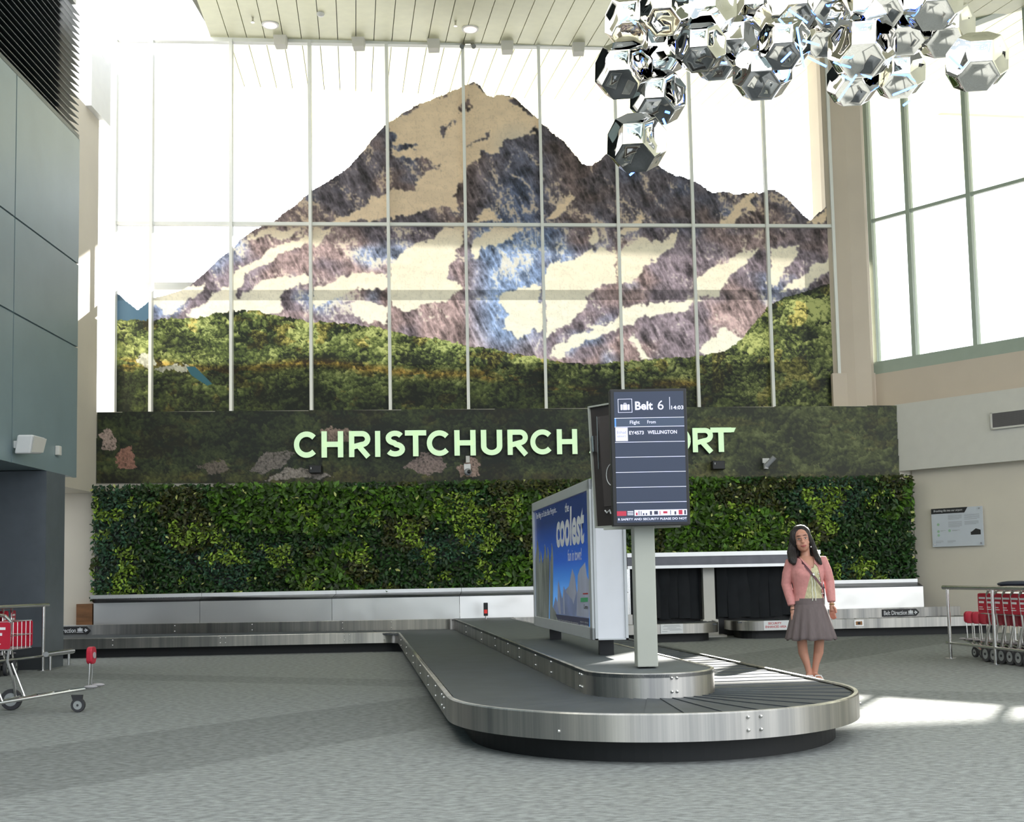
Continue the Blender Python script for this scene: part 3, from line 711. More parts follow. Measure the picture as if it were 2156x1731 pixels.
# ================================================================== LIVING WALL
GX0, GX1 = WL, onwall(1916, 1100).x
gz0, gz1 = .86, 2.78
structure(MB().hexa(*wq(GX0, GX1, .5, gz1-.08, .05, .08)).build('wall_planting_backing', 'black'))
def leaf_wall():
    N = 46000; r = np.random.default_rng(5)
    x = r.uniform(GX0, GX1, N); z = r.uniform(gz0, gz1, N)
    low = (x > 1.85) & (x < 5.35) & (z < 1.45); z = np.where(low, r.uniform(1.45, gz1, N), z)
    s1 = fbm(x*1.1, z*1.6, 301, 3); s2 = fbm(x*2.3+9, z*2.6, 303, 3); s3 = fbm(x*.7+4, z*1.2+2, 305, 2)
    lime = (s2 > .60) & (z < 2.6) & (r.random(N) < .8); brown = (s1 > .58) & ~lime; blue = (s3 < .36) & ~lime & ~brown; big = (s3 > .6) & ~lime
    base = np.tile(np.array([34, 62, 26.]), (N, 1))
    base[brown] = (58, 62, 26); base[blue] = (44, 74, 52); base[big] = (62, 92, 26); base[lime] = (112, 136, 48)
    mixk = r.random(N) < .28; base[mixk & ~lime] = (40, 58, 22)
    base *= r.uniform(.65, 1.4, (N, 1)); base[r.random(N) < .012] = (190, 196, 120)
    size = np.where(lime, .026, np.where(big, .046, np.where(blue, .026, .033)))*r.uniform(.7, 1.35, N)
    v = .07+r.random(N)**1.3*.20+.05*(s1-.5)
    # leaf = 6-vertex folded blade
    ang = r.uniform(-PI, PI, N); tilt = r.uniform(-.2, 1.0, N); yaw = r.uniform(-.7, .7, N)
    ca, sa = np.cos(ang), np.sin(ang)
    # local leaf axes: a = blade direction, b = side, n = normal towards -Y
    n = np.stack([np.sin(yaw)*np.cos(tilt), -np.cos(yaw)*np.cos(tilt), np.sin(tilt)], -1)
    up = np.array([0, 0, 1.]); e1 = np.cross(up, n); e1 /= np.linalg.norm(e1, axis=1)[:, None]; e2 = np.cross(n, e1)
    a = e1*ca[:, None]+e2*sa[:, None]; b = np.cross(n, a)
    c = np.stack([x, 19.6-v+SL*x, z], -1); L = size[:, None]*1.3; W_ = size[:, None]*.62
    pts = [c-a*L, c-a*L*.25+b*W_+n*W_*.35, c+a*L*.45+b*W_*.75+n*W_*.3, c+a*L, c+a*L*.45-b*W_*.75+n*W_*.3, c-a*L*.25-b*W_+n*W_*.35]
    co = np.stack(pts, 1).reshape(-1, 3); i0 = np.arange(N)[:, None]*6
    q = np.concatenate([i0+np.array([0, 1, 2, 3]), i0+np.array([0, 3, 4, 5])], 0)
    me = bpy.data.meshes.new('living_wall'); me.vertices.add(len(co)); me.vertices.foreach_set('co', co.astype(np.float32).ravel())
    me.loops.add(q.size); me.loops.foreach_set('vertex_index', q.astype(np.int32).ravel())
    me.polygons.add(len(q)); me.polygons.foreach_set('loop_start', np.arange(0, q.size, 4, dtype=np.int32)); me.update(calc_edges=True)
    at = me.color_attributes.new('leaf', 'FLOAT_COLOR', 'POINT')
    cl_ = np.repeat(np.clip(s2l(np.clip(base*1.12, 0, 255)), 0, .9), 6, 0)
    at.data.foreach_set('color', np.concatenate([cl_, np.ones((len(cl_), 1))], 1).astype(np.float32).ravel())
    me.materials.append(print_mat('leaves', 'leaf', rough=.45, trans=.12, spec=.4)); o = bpy.data.objects.new('living_wall', me); COL.objects.link(o)
    tag(o, 'dense living wall of mixed green foliage plants above the stainless ledge', 'plants'); o['kind'] = 'stuff'
leaf_wall()

# ================================================================== STAINLESS LEDGE BELOW THE PLANTS
led = thing('stainless_ledge', 'long stainless steel ledge cladding below the living wall behind the belt', 'ledge')
def bf(x):                            # front line of the cladding
    return 18.93+(x-WL)*(18.50-18.93)/(-1-WL) if x < -1 else 18.50+(x+1)*(19.62-18.50)/(7.4+1)
def led_piece(x0, x1):
    zA = .80
    def P(x, dv, z): return V(x, bf(x)+dv, z)
    def W_(x, v, z): return V(x, wallY(x, v), z)
    MB().hexa([P(x0, 0, .3), P(x1, 0, .3), P(x1, 0, zA), P(x0, 0, zA)], [P(x0, .04, .3), P(x1, .04, .3), P(x1, .04, zA), P(x0, .04, zA)]).build('front_panel', 'bench', led)
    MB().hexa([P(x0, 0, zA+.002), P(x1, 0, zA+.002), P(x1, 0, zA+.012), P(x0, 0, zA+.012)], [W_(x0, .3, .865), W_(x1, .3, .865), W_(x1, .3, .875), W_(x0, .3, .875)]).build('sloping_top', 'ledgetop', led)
    MB().hexa([W_(x0, .30, .862), W_(x1, .30, .862), W_(x1, .30, .935), W_(x0, .30, .935)], [W_(x0, .22, .862), W_(x1, .22, .862), W_(x1, .22, .935), W_(x0, .22, .935)]).build('top_lip', 'lip', led)
MT['ledgetop'] = mat('steel_dark_reflection', (.10, .10, .11), .35, 1, var=.1)  # steel coloured dark for the plants it would reflect
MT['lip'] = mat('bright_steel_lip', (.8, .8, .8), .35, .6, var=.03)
js = [WL+.02, -5.27, -4.05+1.02, -.9, 1.0, 1.93]
for i in range(len(js)-1): led_piece(js[i]+.003, js[i+1]-.003)
led_piece(5.36, GX1-.02)
MB().hexa([V(WL-.27, bf(WL)+.0, .3), V(WL, bf(WL), .3), V(WL, bf(WL), .79), V(WL-.27, bf(WL), .79)], [V(WL-.27, bf(WL)+.2, .3), V(WL, bf(WL)+.2, .3), V(WL, bf(WL)+.2, .79), V(WL-.27, bf(WL)+.2, .79)]).build('end_box', mat('brown_timber', (.22, .10, .04), .5, var=.3, scale=3, stretch=(1, 1, 6)), led)
# luggage openings
hat = thing('luggage_hatch', 'pair of black strip-curtained luggage openings under a raised stainless canopy', 'hatch')
hx0, hx1 = 1.95, 5.33
def hq(px0, px1, py0, py1, v, th, name, m, par=hat):
    a, b = onwall(px0, (py0+py1)/2, v), onwall(px1, (py0+py1)/2, v)
    za = onwall((px0+px1)/2, py1, v).z; zb_ = onwall((px0+px1)/2, py0, v).z
    return MB().hexa(*wq(a.x, b.x, za, zb_, v, th)).build(name, m, par)
MB().hexa(*wq(hx0, hx1, 1.40, 1.47, .62, .5)).build('canopy_lip', 'lip', hat)
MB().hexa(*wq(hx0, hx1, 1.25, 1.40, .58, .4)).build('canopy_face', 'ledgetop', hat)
MB().hexa(*wq(hx0, hx1, 1.20, 1.25, .62, .5)).build('canopy_lip', 'lip', hat)
MB().hexa(*wq(hx0, hx1, .0, 1.2, .10, .04)).build('opening_dark_sheet', 'black', hat)  # black sheet standing in for the darkness inside the hatches
MB().hexa(*wq(hx0-.02, hx0+.04, .3, 1.2, .6, .5)).build('side_post', 'tube', hat)
MB().hexa(*wq(hx1-.09, hx1-.05, .3, 1.2, .6, .5)).build('side_post', 'tube', hat)
MT['flap'] = mat('black_rubber_flap', (.007, .009, .011), .45, var=.2, spec=.12)
for (f0, f1, nf) in ((hx0+.05, 3.22, 7), (3.56, hx1-.1, 9)):
    for k in range(nf):
        a = f0+(f1-f0)*k/nf; b = f0+(f1-f0)*(k+1)/nf+.03; fm = MB(); rg = []
        dz = random.uniform(-.02, .03)
        for j in range(9):
            z = 1.2-(1.2-.33-dz)*j/8; off = .2+.004*math.sin(j*.9+k*2.1)+(.006 if k % 2 else 0)+.0003*j*j*(1+k % 3)
            rg.append([V(a, wallY(a, off), z), V((a+b)/2, wallY(a, off+.012), z), V(b, wallY(b, off), z), V((a+b)/2, wallY(a, off-.004), z)])
        fm.rings(rg).build('curtain_strip', 'flap', hat, smooth=60)
MB().hexa(*wq(3.30, 3.50, .22, 1.2, .34, .2)).build('column', 'white_panel', hat)
MB().hexa(*wq(3.27, 3.54, .03, .30, .37, .26)).build('column_base', 'white_panel', hat)
MB().hexa(*wq(3.10, 3.66, .0, .035, .50, .4)).build('foot_plate', 'white_panel', hat)
# ================================================================== TEXT / SIGN HELPERS
MT['ink_white'] = mat('white_print', (.85, .86, .88), .5, var=.01)
MT['ink_black'] = mat('black_print', (.02, .02, .022), .5, var=.01)
MT['ink_red'] = mat('red_print', (.55, .02, .03), .5, var=.02)
MT['ink_grey'] = mat('grey_print', (.30, .31, .33), .5, var=.02)
MT['ink_green'] = mat('green_print', (.08, .50, .22), .5, var=.02)
def emis(name, col, st):
    m = bpy.data.materials.new(name); m.use_nodes = True; b = m.node_tree.nodes['Principled BSDF']
    b.inputs['Base Color'].default_value = (*[c*.3 for c in col], 1); b.inputs['Roughness'].default_value = .3
    b.inputs['Emission Color'].default_value = (*col, 1); b.inputs['Emission Strength'].default_value = st; return m
def text(s, BL, BR, TL, m, name='lettering', parent=None, bold=0.0, depth=.0008, shear=0, space=1.0):
    cu = bpy.data.curves.new('t', 'FONT'); cu.body = s; cu.size = 1; cu.offset = bold; cu.shear = shear; cu.space_character = space
    cu.resolution_u = 3
    o = bpy.data.objects.new('t', cu); COL.objects.link(o)
    dg = bpy.context.evaluated_depsgraph_get(); me = bpy.data.meshes.new_from_object(o.evaluated_get(dg))
    bpy.data.objects.remove(o); bpy.data.curves.remove(cu)
    n = len(me.vertices); co = np.zeros(n*3); me.vertices.foreach_get('co', co); co = co.reshape(-1, 3)
    mn, mxx = co.min(0), co.max(0); u = (co[:, 0]-mn[0])/(mxx[0]-mn[0]); v = (co[:, 1]-mn[1])/(mxx[1]-mn[1])
    BL, BR, TL = np.array(BL), np.array(BR), np.array(TL)
    nn = np.cross(BR-BL, TL-BL); nn = nn/np.linalg.norm(nn)
    P = BL+u[:, None]*(BR-BL)+v[:, None]*(TL-BL)+nn*depth
    me.vertices.foreach_set('co', P.ravel()); me.name = name
    me.materials.clear(); me.materials.append(MT[m] if isinstance(m, str) else m)
    me.update()
    ob = bpy.data.objects.new(name, me); COL.objects.link(ob); ob.parent = parent; return ob
class Face:                          # a flat face: origin, unit right, unit up; builds thin things on it
    def __init__(s, o, r, u): s.o, s.r, s.u = Vector(o), Vector(r).normalized(), Vector(u).normalized(); s.n = s.r.cross(s.u)
    def p(s, x, y, d=0): return s.o+s.r*x+s.u*y+s.n*d
    def rect(s, mb, x0, y0, x1, y1, d0, d1, mi=0): return mb.prism([s.p(x0, y0, d0), s.p(x1, y0, d0), s.p(x1, y1, d0), s.p(x0, y1, d0)], s.n*(d1-d0), mi)
    def poly(s, mb, pts, d0, d1, mi=0): return mb.prism([s.p(x, y, d0) for x, y in pts], s.n*(d1-d0), mi)
    def text(s, t, x0, y0, x1, y1, m, d=.001, **k): return text(t, s.p(x0, y0, d), s.p(x1, y0, d), s.p(x0, y1, d), m, **k)
def rrect(x0, y0, x1, y1, r, n=4):
    o = []
    for cx, cy, a0 in ((x1-r, y0+r, -90), (x1-r, y1-r, 0), (x0+r, y1-r, 90), (x0+r, y0+r, 180)):
        for k in range(n+1): a = math.radians(a0+90*k/n); o.append((cx+r*math.cos(a), cy+r*math.sin(a)))
    return o
# ================================================================== WALL LETTERING
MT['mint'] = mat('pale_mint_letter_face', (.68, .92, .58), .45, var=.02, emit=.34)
MT['mintside'] = mat('dark_letter_side', (.03, .08, .06), .5)
def stroke(pts, w, closed=False):    # outline of a thick polyline, 2-D
    P = [Vector((a, b)) for a, b in pts]; P = [p for i, p in enumerate(P) if i == 0 or (p-P[i-1]).length > 1e-3]; L, R = [], []
    for i in range(len(P)):
        a = (P[i]-P[i-1]).normalized() if i else (P[1]-P[0]).normalized(); b = (P[i+1]-P[i]).normalized() if i < len(P)-1 else a
        t = (a+b).normalized(); n = Vector((-t.y, t.x)); k = w/2/max(.5, n.dot(Vector((-a.y, a.x))))
        L.append(P[i]+n*k); R.append(P[i]-n*k)
    return [(L[i], L[i+1], R[i+1], R[i]) for i in range(len(P)-1)]
def arc(cx, cy, rx, ry, a0, a1, n=18): return [(cx+rx*math.cos(math.radians(a0+(a1-a0)*k/n)), cy+ry*math.sin(math.radians(a0+(a1-a0)*k/n))) for k in range(n+1)]
W_ = .205; h_ = W_/2
GL = {
 'C': (.94, [arc(.5, .5, .5-h_, .5-h_, 42, 318, 26)]), 'H': (.82, [[(h_, 0), (h_, 1)], [(.82-h_, 0), (.82-h_, 1)], [(h_, .5), (.82-h_, .5)]]),
 'R': (.84, [[(h_, 0), (h_, 1)], [(h_, 1-h_), (.5, 1-h_)]+arc(.5, .69, .22, .31-h_, 90, -90, 12)+[(h_, .38)], [(.40, .40), (.74, 0)]]),
 'I': (W_, [[(h_, 0), (h_, 1)]]), 'S': (.76, [arc(.40, .715, .255, .285-h_*.98, 28, 262, 14)+arc(.40, .285, .275, .285-h_*.98, 82, -152, 14)]),
 'T': (.80, [[(0, 1-h_*.9), (.80, 1-h_*.9)], [(.40, 0), (.40, .95)]]), 'U': (.80, [[(h_, 1), (h_, .36)]+arc(.4, .36, .4-h_, .36-h_, 180, 360, 16)+[(.8-h_, 1)]]),
 'A': (.96, [[(.09, 0), (.48, 1.0-.04)], [(.48, 1.0-.04), (.87, 0)], [(.22, .24), (.74, .24)]]),
 'P': (.80, [[(h_, 0), (h_, 1)], [(h_, 1-h_), (.46, 1-h_)]+arc(.46, .66, .24, .34-h_, 90, -90, 12)+[(h_, .33)]]),
 'O': (1.0, [arc(.5, .5, .5-h_, .5-h_, 0, 360, 36)])}
lets = [('C', 619, 669), ('H', 677, 723), ('R', 735, 781), ('I', 790, 801), ('S', 810, 852), ('T', 853, 898), ('C', 899, 949), ('H', 957, 1002), ('U', 1013, 1058), ('R', 1069, 1113), ('C', 1117, 1165), ('H', 1173, 1216),
        ('A', 1241, 1290), ('I', 1299, 1309), ('R', 1319, 1362), ('P', 1371, 1409), ('O', 1413, 1455), ('R', 1459, 1503), ('T', 1497, 1541)]
sgn_ = thing('wall_lettering', 'raised pale mint green capital letters CHRISTCHURCH AIRPORT on the printed board', 'sign')
for ch, a, b in lets:
    mid = (a+b)/2; ybot = 964.5-(mid-640)*.0142; ytop = 909-(mid-640)*.0090
    p0 = onwall(a, ybot, .10); p1 = onwall(b, ybot, .10); p2 = onwall(a, ytop, .10)
    wd, strokes = GL[ch]; r = (V(p1.x, p1.y)-V(p0.x, p0.y)); sx = r.length/wd; sy = p2.z-p0.z; r.normalize(); mb = MB()
    nrm = V(r.y, -r.x)
    for stx in strokes:
        for qd in stroke(stx, W_):
            pts = [p0+r*(q[0]*sx)+V(0, 0, q[1]*sy) for q in qd]
            mb.prism(pts, nrm*.006, 0); mb.prism([p-nrm*.001 for p in pts], -nrm*.07, 1)
    if ch == 'T' and a > 1400: mb.prism([p0+r*(x*sx)+V(0, 0, z*sy) for x, z in ((.78, .815), (.78, 1-.0), (.98, 1.0), (.90, .815))], nrm*.006, 0)
    mb.build('letter', ['mint', 'mintside'], sgn_)

# ================================================================== SMALL WALL DEVICES
def wbox(px0, py0, px1, py1, v, dep, mb, mi=0):
    a, b = onwall(px0, py1, v+dep), onwall(px1, py1, v+dep); c = onwall(px0, py0, v+dep)
    mb.hexa(*wq(a.x, b.x, a.z, c.z, v+dep, dep), mi); return a
for (x0, y0, x1, y1, t) in ((650, 980, 676, 996, 'black projector box under the C of the lettering, left side'), (1501, 970, 1527, 988, 'black projector box on the board just right of the display screen')):
    e = thing('wall_speaker', t, 'speaker', group='black boxes on the mural board')
    mb = MB(); wbox(x0, y0, x1, y1, .02, .22, mb); mb.build('housing', 'black', e, bevel=.01)
    mb = MB(); wbox(x0+4, y0+4, x0+5.4, y0+8, .242, .004, mb); mb.build('marker', 'white', e)
for (x0, y0, t, fl) in ((985, 960, 'white security camera hanging under the H and U of CHRISTCHURCH', 0), (1612, 965, 'white security camera on the mural board right of the T of AIRPORT', 1)):
    e = thing('security_camera', t, 'camera', group='white security cameras on the board')
    mb = MB()
    if not fl: wbox(x0-4, y0, x0+4, y0+14, .02, .05, mb); mb.build('junction_box', 'white_panel', e); mb = MB(); wbox(x0-8, y0+17, x0+6, y0+30, .02, .06, mb); c = onwall(x0, y0+34, .2)
    else: wbox(x0-6, y0, x0+8, y0+10, .02, .05, mb); wbox(x0-2, y0+10, x0+6, y0+22, .02, .09, mb); c = onwall(x0+8, y0+10, .25)
    mb.build('mount', 'white', e)
    MB().bar(c+V(0, .2, .03), c, .035).build('arm', 'white', e)
    if fl: MB().tube([c+V(-.05, .05, -.05), c+V(.09, -.02, .10)], .045, 12).build('camera_body', 'ink_grey', e, smooth=True)
    else: MB().ball(c, .065, 14, 10).build('camera_dome', 'ink_grey', e, smooth=True); MB().ball(c+V(.02, -.045, 0), .035, 10, 8).build('lens', 'black', e, smooth=True)
# white speaker and sensor on the left wall
c = onleft(62, 936, XL+.18)
e = thing('wall_speaker', 'white angled loudspeaker on the grey-green panelled wall at left', 'speaker', c)
R0 = Matrix.Rotation(math.radians(28), 3, 'Z')
mb = MB(); k = [(-.13, -.10), (.02, -.15), (.15, -.07), (.13, .08), (-.02, .12), (-.13, .09)]
A_ = [R0 @ Vector((x*.6, y*1.0, 0)) for x, y in k]
mb.prism([V(.12, -.18, .10), V(.14, .16, .10), V(.08, .20, -.10), V(.06, -.12, -.13)], V(-.19, -.02, -.0)); mb.build('cabinet', 'white', e, bevel=.02)
MB().box((-.12, .0, 0), (.14, .09, .09)).build('bracket', 'white', e)
MB().prism([V(.127, -.165, .085), V(.147, .15, .085), V(.09, .185, -.085), V(.07, -.11, -.11)], V(.008, 0, 0)).build('grille', 'white_panel', e)
c = onleft(123, 949, XL+.03)
tag(MB().box((0, 0, 0), (.06, .09, .13)).build('wall_sensor', 'white_panel', bevel=.01), 'tiny beige sensor box on the dark panelled wall right of the white loudspeaker', 'sensor').location = c
# information board on the lower right wall
q0 = onright(1964, 1152, d2-.05*sgn); q1 = onright(2072, 1150, d2-.05*sgn); q2 = onright(1961, 1072, d2-.05*sgn)
bw = V(q1.x-q0.x, q1.y-q0.y).length; bh = q2.z-q0.z
e = thing('information_board', 'white information panel with a dark title bar on the cream right wall', 'sign')
fc = Face(q0, V(q1.x-q0.x, q1.y-q0.y), (0, 0, 1))
mb = MB(); fc.rect(mb, 0, 0, bw, bh, -.012, 0); mb.build('panel', mat('pale_acrylic', (.62, .66, .72), .3, var=.02), e)
mb = MB(); fc.poly(mb, [(0, bh*.86), (bw*.655, bh*.86), (bw*.72, bh), (0, bh)], .0005, .002); mb.build('title_bar', 'ink_black', e)
fc.text('Breathing life into our airport', bw*.05, bh*.895, bw*.62, bh*.965, 'ink_white', d=.003, name='title_lettering', parent=e, shear=.2)
mb = MB()
for (x0, x1, y0, y1, n) in ((.33, .60, .70, .83, 6), (.33, .60, .50, .66, 7), (.65, .94, .68, .83, 6), (.65, .92, .55, .65, 5), (.07, .22, .10, .17, 3), (.30, .46, .10, .17, 3), (.17, .27, .40, .43, 2), (.40, .55, .40, .43, 2)):
    for k in range(n): yy = y0+(y1-y0)*k/n; fc.rect(mb, bw*x0, bh*yy, bw*(x1-(.05 if k == 0 else 0)), bh*(yy+.006), .0005, .0015)
mb.build('body_text', 'ink_grey', e)
mb = MB()
for x, y in ((.13, .40), (.35, .41), (.13, .30), (.13, .58)):
    fc.poly(mb, [(bw*x+.025*math.cos(a*PI/4), bh*y+.025*math.sin(a*PI/4)) for a in range(8)], .0005, .0015)
mb.build('green_icons', mat('pale_green_print', (.35, .55, .38), .5), e)
mb = MB(); fc.poly(mb, [(bw*.76, bh*.28), (bw*.95, bh*.28), (bw*.95, bh*.40), (bw*.86, bh*.44), (bw*.78, bh*.36), (bw*.76, bh*.36)], .0005, .0015); mb.build('picture', 'ink_black', e)
for x, y in ((.94, .95), (.05, .06), (.95, .06)): MB().tube([fc.p(bw*x, bh*y, -.01), fc.p(bw*x, bh*y, .012)], .014, 10).build('fixing', 'tube', e)
# air vent
q0 = onright(2087, 905, d1-.03*sgn); q2 = onright(2085, 868, d1-.03*sgn); q1 = q0-RD*2.2
e = thing('air_vent', 'long grey ventilation grille set in the off-white band of the right wall', 'vent')
fc = Face(q0, V(q1.x-q0.x, q1.y-q0.y), (0, 0, 1)); bh = q2.z-q0.z
for x in (0, 1.0):
    mb = MB(); fc.rect(mb, x+.03, .03, x+.97, bh-.03, -.01, .0); mb.build('mesh_panel', 'ventd', e) if 'ventd' in MT else mb.build('mesh_panel', MT.setdefault('ventd', mat('grey_vent_mesh', (.16, .15, .15), .6)), e)
    for k in range(14): mb = MB(); fc.rect(mb, x+.03, .04+k*(bh-.08)/14, x+.97, .05+k*(bh-.08)/14, 0, .008); mb.build('slat', 'ventd', e)
mb = MB(); 
for r4 in ((0, 0, 2, .03), (0, bh-.03, 2, bh), (0, 0, .03, bh), (.97, 0, 1.0, bh), (1.97, 0, 2, bh)): fc.rect(mb, *r4, -.01, .015)
mb.build('frame', 'white_panel', e)

# ================================================================== NOTICES ON THE RAILS
def notice(name, px, py, w, h, Y_, label, z=None):
    p = onplane(px, py, (-.04, 1, 0), Y_)
    return p
def railface(x0, x1, zc, h, P0, P1, off=.006):
    d = (P1-P0).normalized(); o = P0+d*((x0-P0.x)/d.x); n = V(d.y, -d.x)
    return Face(V(o.x, o.y, zc-h/2)+n*off, d, (0, 0, 1)), (x1-x0)/d.x
def suitcase(fc, x, y, s, m, par):   # suitcase-on-belt pictogram
    mb = MB(); fc.poly(mb, rrect(x, y, x+.22*s, y+.62*s, .05*s), .0008, .0016); fc.poly(mb, rrect(x+.27*s, y, x+.73*s, y+.62*s, .03*s), .0008, .0016); fc.poly(mb, rrect(x+.78*s, y, x+s, y+.62*s, .05*s), .0008, .0016)
    for r4 in ((x+.36*s, y+.60*s, x+.42*s, y+.76*s), (x+.58*s, y+.60*s, x+.64*s, y+.76*s), (x+.36*s, y+.72*s, x+.64*s, y+.78*s)): fc.rect(mb, *r4, .0008, .0016)
    return mb.build('suitcase_symbol', m, par)
def dirsign(x0, x1, P0, P1, label):
    fc, w = railface(x0, x1, ZI-.085, .125, P0, P1, .008)
    e = thing('direction_sign', label, 'sign', group='belt direction signs'); h = .125
    mb = MB(); fc.poly(mb, [(0, 0), (w-.06, 0), (w, h/2), (w-.06, h), (0, h)], 0, .004); mb.build('plate', 'ink_black', e)
    fc.text('Belt Direction', w*.04, h*.2, w*.66, h*.8, 'ink_white', d=.006, parent=e, bold=.01)
    f2 = Face(fc.p(0, 0, .005), fc.r, fc.u); suitcase(f2, w*.70, h*.33, .085, 'ink_white', e)
    mb = MB(); f2.rect(mb, w*.68, h*.20, w*.84, h*.26, .0008, .0016); f2.rect(mb, w*.85, h*.44, w*.93, h*.54, .0008, .0016); f2.poly(mb, [(w*.885, h*.25), (w*.95, h*.49), (w*.885, h*.73), (w*.87, h*.66), (w*.915, h*.49), (w*.87, h*.32)], .0008, .0016); mb.build('arrow', 'ink_white', e)
dirsign(6.32, 7.0, FR1, FR2, 'black arrow-shaped Belt Direction sign on the fence at the right wall')
dirsign(-7.75, -7.03, FL0, FL1, 'black arrow-shaped Belt Direction sign half hidden by the left pillar')
PO0, PO1 = V(3.66, 18.55), V(10.0, 19.1)
fc, w = railface(4.12, 4.70, .222, .155, PO0, PO1); e = thing('notice', 'white SECURITY ENHANCED AREA notice in red letters on the right belt rail', 'sign')
mb = MB(); fc.rect(mb, 0, 0, w, .155, 0, .003); mb.build('plate', 'ink_white', e)
fc.text('SECURITY', w*.13, .092, w*.52, .130, 'ink_red', d=.004, parent=e, bold=.02); fc.text('ENHANCED AREA', w*.05, .035, w*.66, .073, 'ink_red', d=.004, parent=e, bold=.02)
mb = MB()
for qd in stroke([(w*.76, .06), (w*.73, .075), (w*.75, .095), (w*.80, .09)], .008)+stroke([(w*.79, .06), (w*.83, .10), (w*.85, .065)], .008)+stroke([(w*.86, .10), (w*.92, .105), (w*.88, .10), (w*.88, .06)], .008): mb.prism([fc.p(q[0], q[1], .004) for q in qd], fc.n*.001)
mb.build('emblem', 'ink_black', e)
TL0, TL1 = JR, V(3.35, 18.25)
fc, w = railface(2.35, 2.72, .222, .15, TL0, TL1); e = thing('notice', 'white notice of small grey print on the belt rail before the left hatch', 'sign')
mb = MB(); fc.rect(mb, 0, 0, w, .15, 0, .003); mb.build('plate', 'ink_white', e); mb = MB()
for k, (a, b) in enumerate(((.15, .85), (.1, .9), (.3, .7), (.12, .88), (.4, .95), (.06, .3))): fc.rect(mb, w*a, .128-k*.02, w*b, .133-k*.02, .003, .004)
mb.build('small_print', 'ink_grey', e)
fc, w = railface(5.66, 5.82, .225, .10, PO0, PO1); e = thing('rail_sensor', 'small steel sensor plate with an amber lens on the right belt rail', 'sensor')
mb = MB(); fc.rect(mb, 0, 0, w, .10, 0, .004); mb.build('plate', 'tube', e); mb = MB(); fc.rect(mb, .025, .02, w-.025, .08, .004, .006); mb.build('window', mat('amber_plastic', (.35, .16, .05), .3), e)
MB().tube([fc.p(w/2, .05, .006), fc.p(w/2, .05, .012)], .022, 14).build('lens', 'black', e)
# little signal post by the fence
p = onplane(1023, 1300, (0, 1, 0), 18.05); p.z = ZI-.008
e = thing('signal_post', 'short black signal post with a red band standing on the island by the ledge', 'beacon', p)
MB().tube([(0, 0, 0), (0, 0, .05)], .012, 8).build('stem', 'tube', e); MB().box((0, 0, .155), (.07, .07, .21)).build('head', 'black', e, bevel=.008)
MB().box((0, -.037, .12), (.05, .006, .06)).build('lamp', emis('red_lamp', (.7, .03, .02), .5), e)

# ================================================================== LOW GUARD BAR AT THE LEFT PILLAR
p0, p1 = onplane(97, 1378, (0, 1, 0), 14.6), onplane(153, 1371, (0, 1, 0), 15.9)
e = thing('guard_bar', 'low horizontal steel guard bar projecting in front of the left pillar base', 'guard rail')
MB().tube([p0, p1], .035, 12).build('bar', 'tube', e, smooth=True)
for t in (.15, .85): q = p0.lerp(p1, t); MB().tube([q, V(q.x, q.y, 0)], .02, 8).build('leg', 'tube', e, smooth=True)

# ================================================================== FLIGHT DISPLAY ON THE ISLAND
fd = thing('flight_display', 'portrait baggage belt display reading Belt 6 on a grey pole on the island', 'display', V(.95, 8.02, ZI-.008))
def L(x, y, z): return V(x-.95, y-8.02, z-ZI+.008)
MT['pole'] = mat('grey_painted_pole', srgb(178, 180, 170), .45, var=.02)
MB().box(L(.935, 8.04, 1.25), (.146, .20, 1.6)).build('pole', 'pole', fd, bevel=.006)
s0 = onplane(1291, 1108, (0, 1, 0), 7.80); s1 = onplane(1454, 1104, (0, 1, 0), 7.80); s2 = onplane(1290, 820, (0, 1, 0), 7.80)
wS = (V(s1.x, s1.y)-V(s0.x, s0.y)).length; hS = s2.z-s0.z
cS = V((s0.x+s1.x)/2, 7.80, s0.z)
R_ = V(math.cos(math.radians(1)), math.sin(math.radians(1)))
fs = Face(L(cS.x, cS.y, cS.z)-R_*wS/2, R_, (0, 0, 1))
mb = MB(); fs.rect(mb, 0, 0, wS, hS, -.10, 0); mb.build('screen_housing', 'black', fd, bevel=.006)
sx0, sx1, sy0, sy1 = .028, wS-.022, .022, hS-.02
mb = MB(); fs.rect(mb, sx0, sy0, sx1, sy1, .0005, .002); scr = mb.build('screen', emis('screen_navy', srgb(46, 58, 84), .55), fd)
SW, SH = sx1-sx0, sy1-sy0
def sp_(x, y): return (sx0+SW*x, sy0+SH*(1-y))      # screen coords, y down
eW = emis('screen_white', srgb(225, 228, 255), .85); eR = emis('screen_red', srgb(190, 40, 70), .7); eB = emis('screen_blue', srgb(90, 150, 220), .8); eD = emis('screen_dark', srgb(52, 52, 78), .6)
def srect(x0, y0, x1, y1, m, name, d=.0025): mb = MB(); a = sp_(x0, y1); b = sp_(x1, y0); fs.rect(mb, a[0], a[1], b[0], b[1], d, d+.0008); return mb.build(name, m, scr)
def stext(t, x0, y0, x1, y1, bold=.012, m=None, d=.003): a = sp_(x0, y1); b = sp_(x1, y0); return fs.text(t, a[0], a[1], b[0], b[1], m or eW, d=d, name='lettering', parent=scr, bold=bold)
for k, y in enumerate((.2, .268, .385, .5, .615, .73, .845)): srect(.0, y, 1, y+.004, eW, 'divider')
srect(.0, .204, 1, .268, emis('screen_band', srgb(66, 82, 108), .55), 'header_band', .0022)
srect(.0, .204, .022, .268, eB, 'blue_tab', .003)
stext('Belt', .30, .076, .555, .142, .03); stext('6', .625, .07, .71, .142, .0); srect(.795, .045, .803, .142, eW, 'divider'); stext('14:03', .82, .112, .995, .142, .02)
stext('Flight', .22, .222, .36, .256, .01); stext('From', .47, .222, .59, .247, .01)
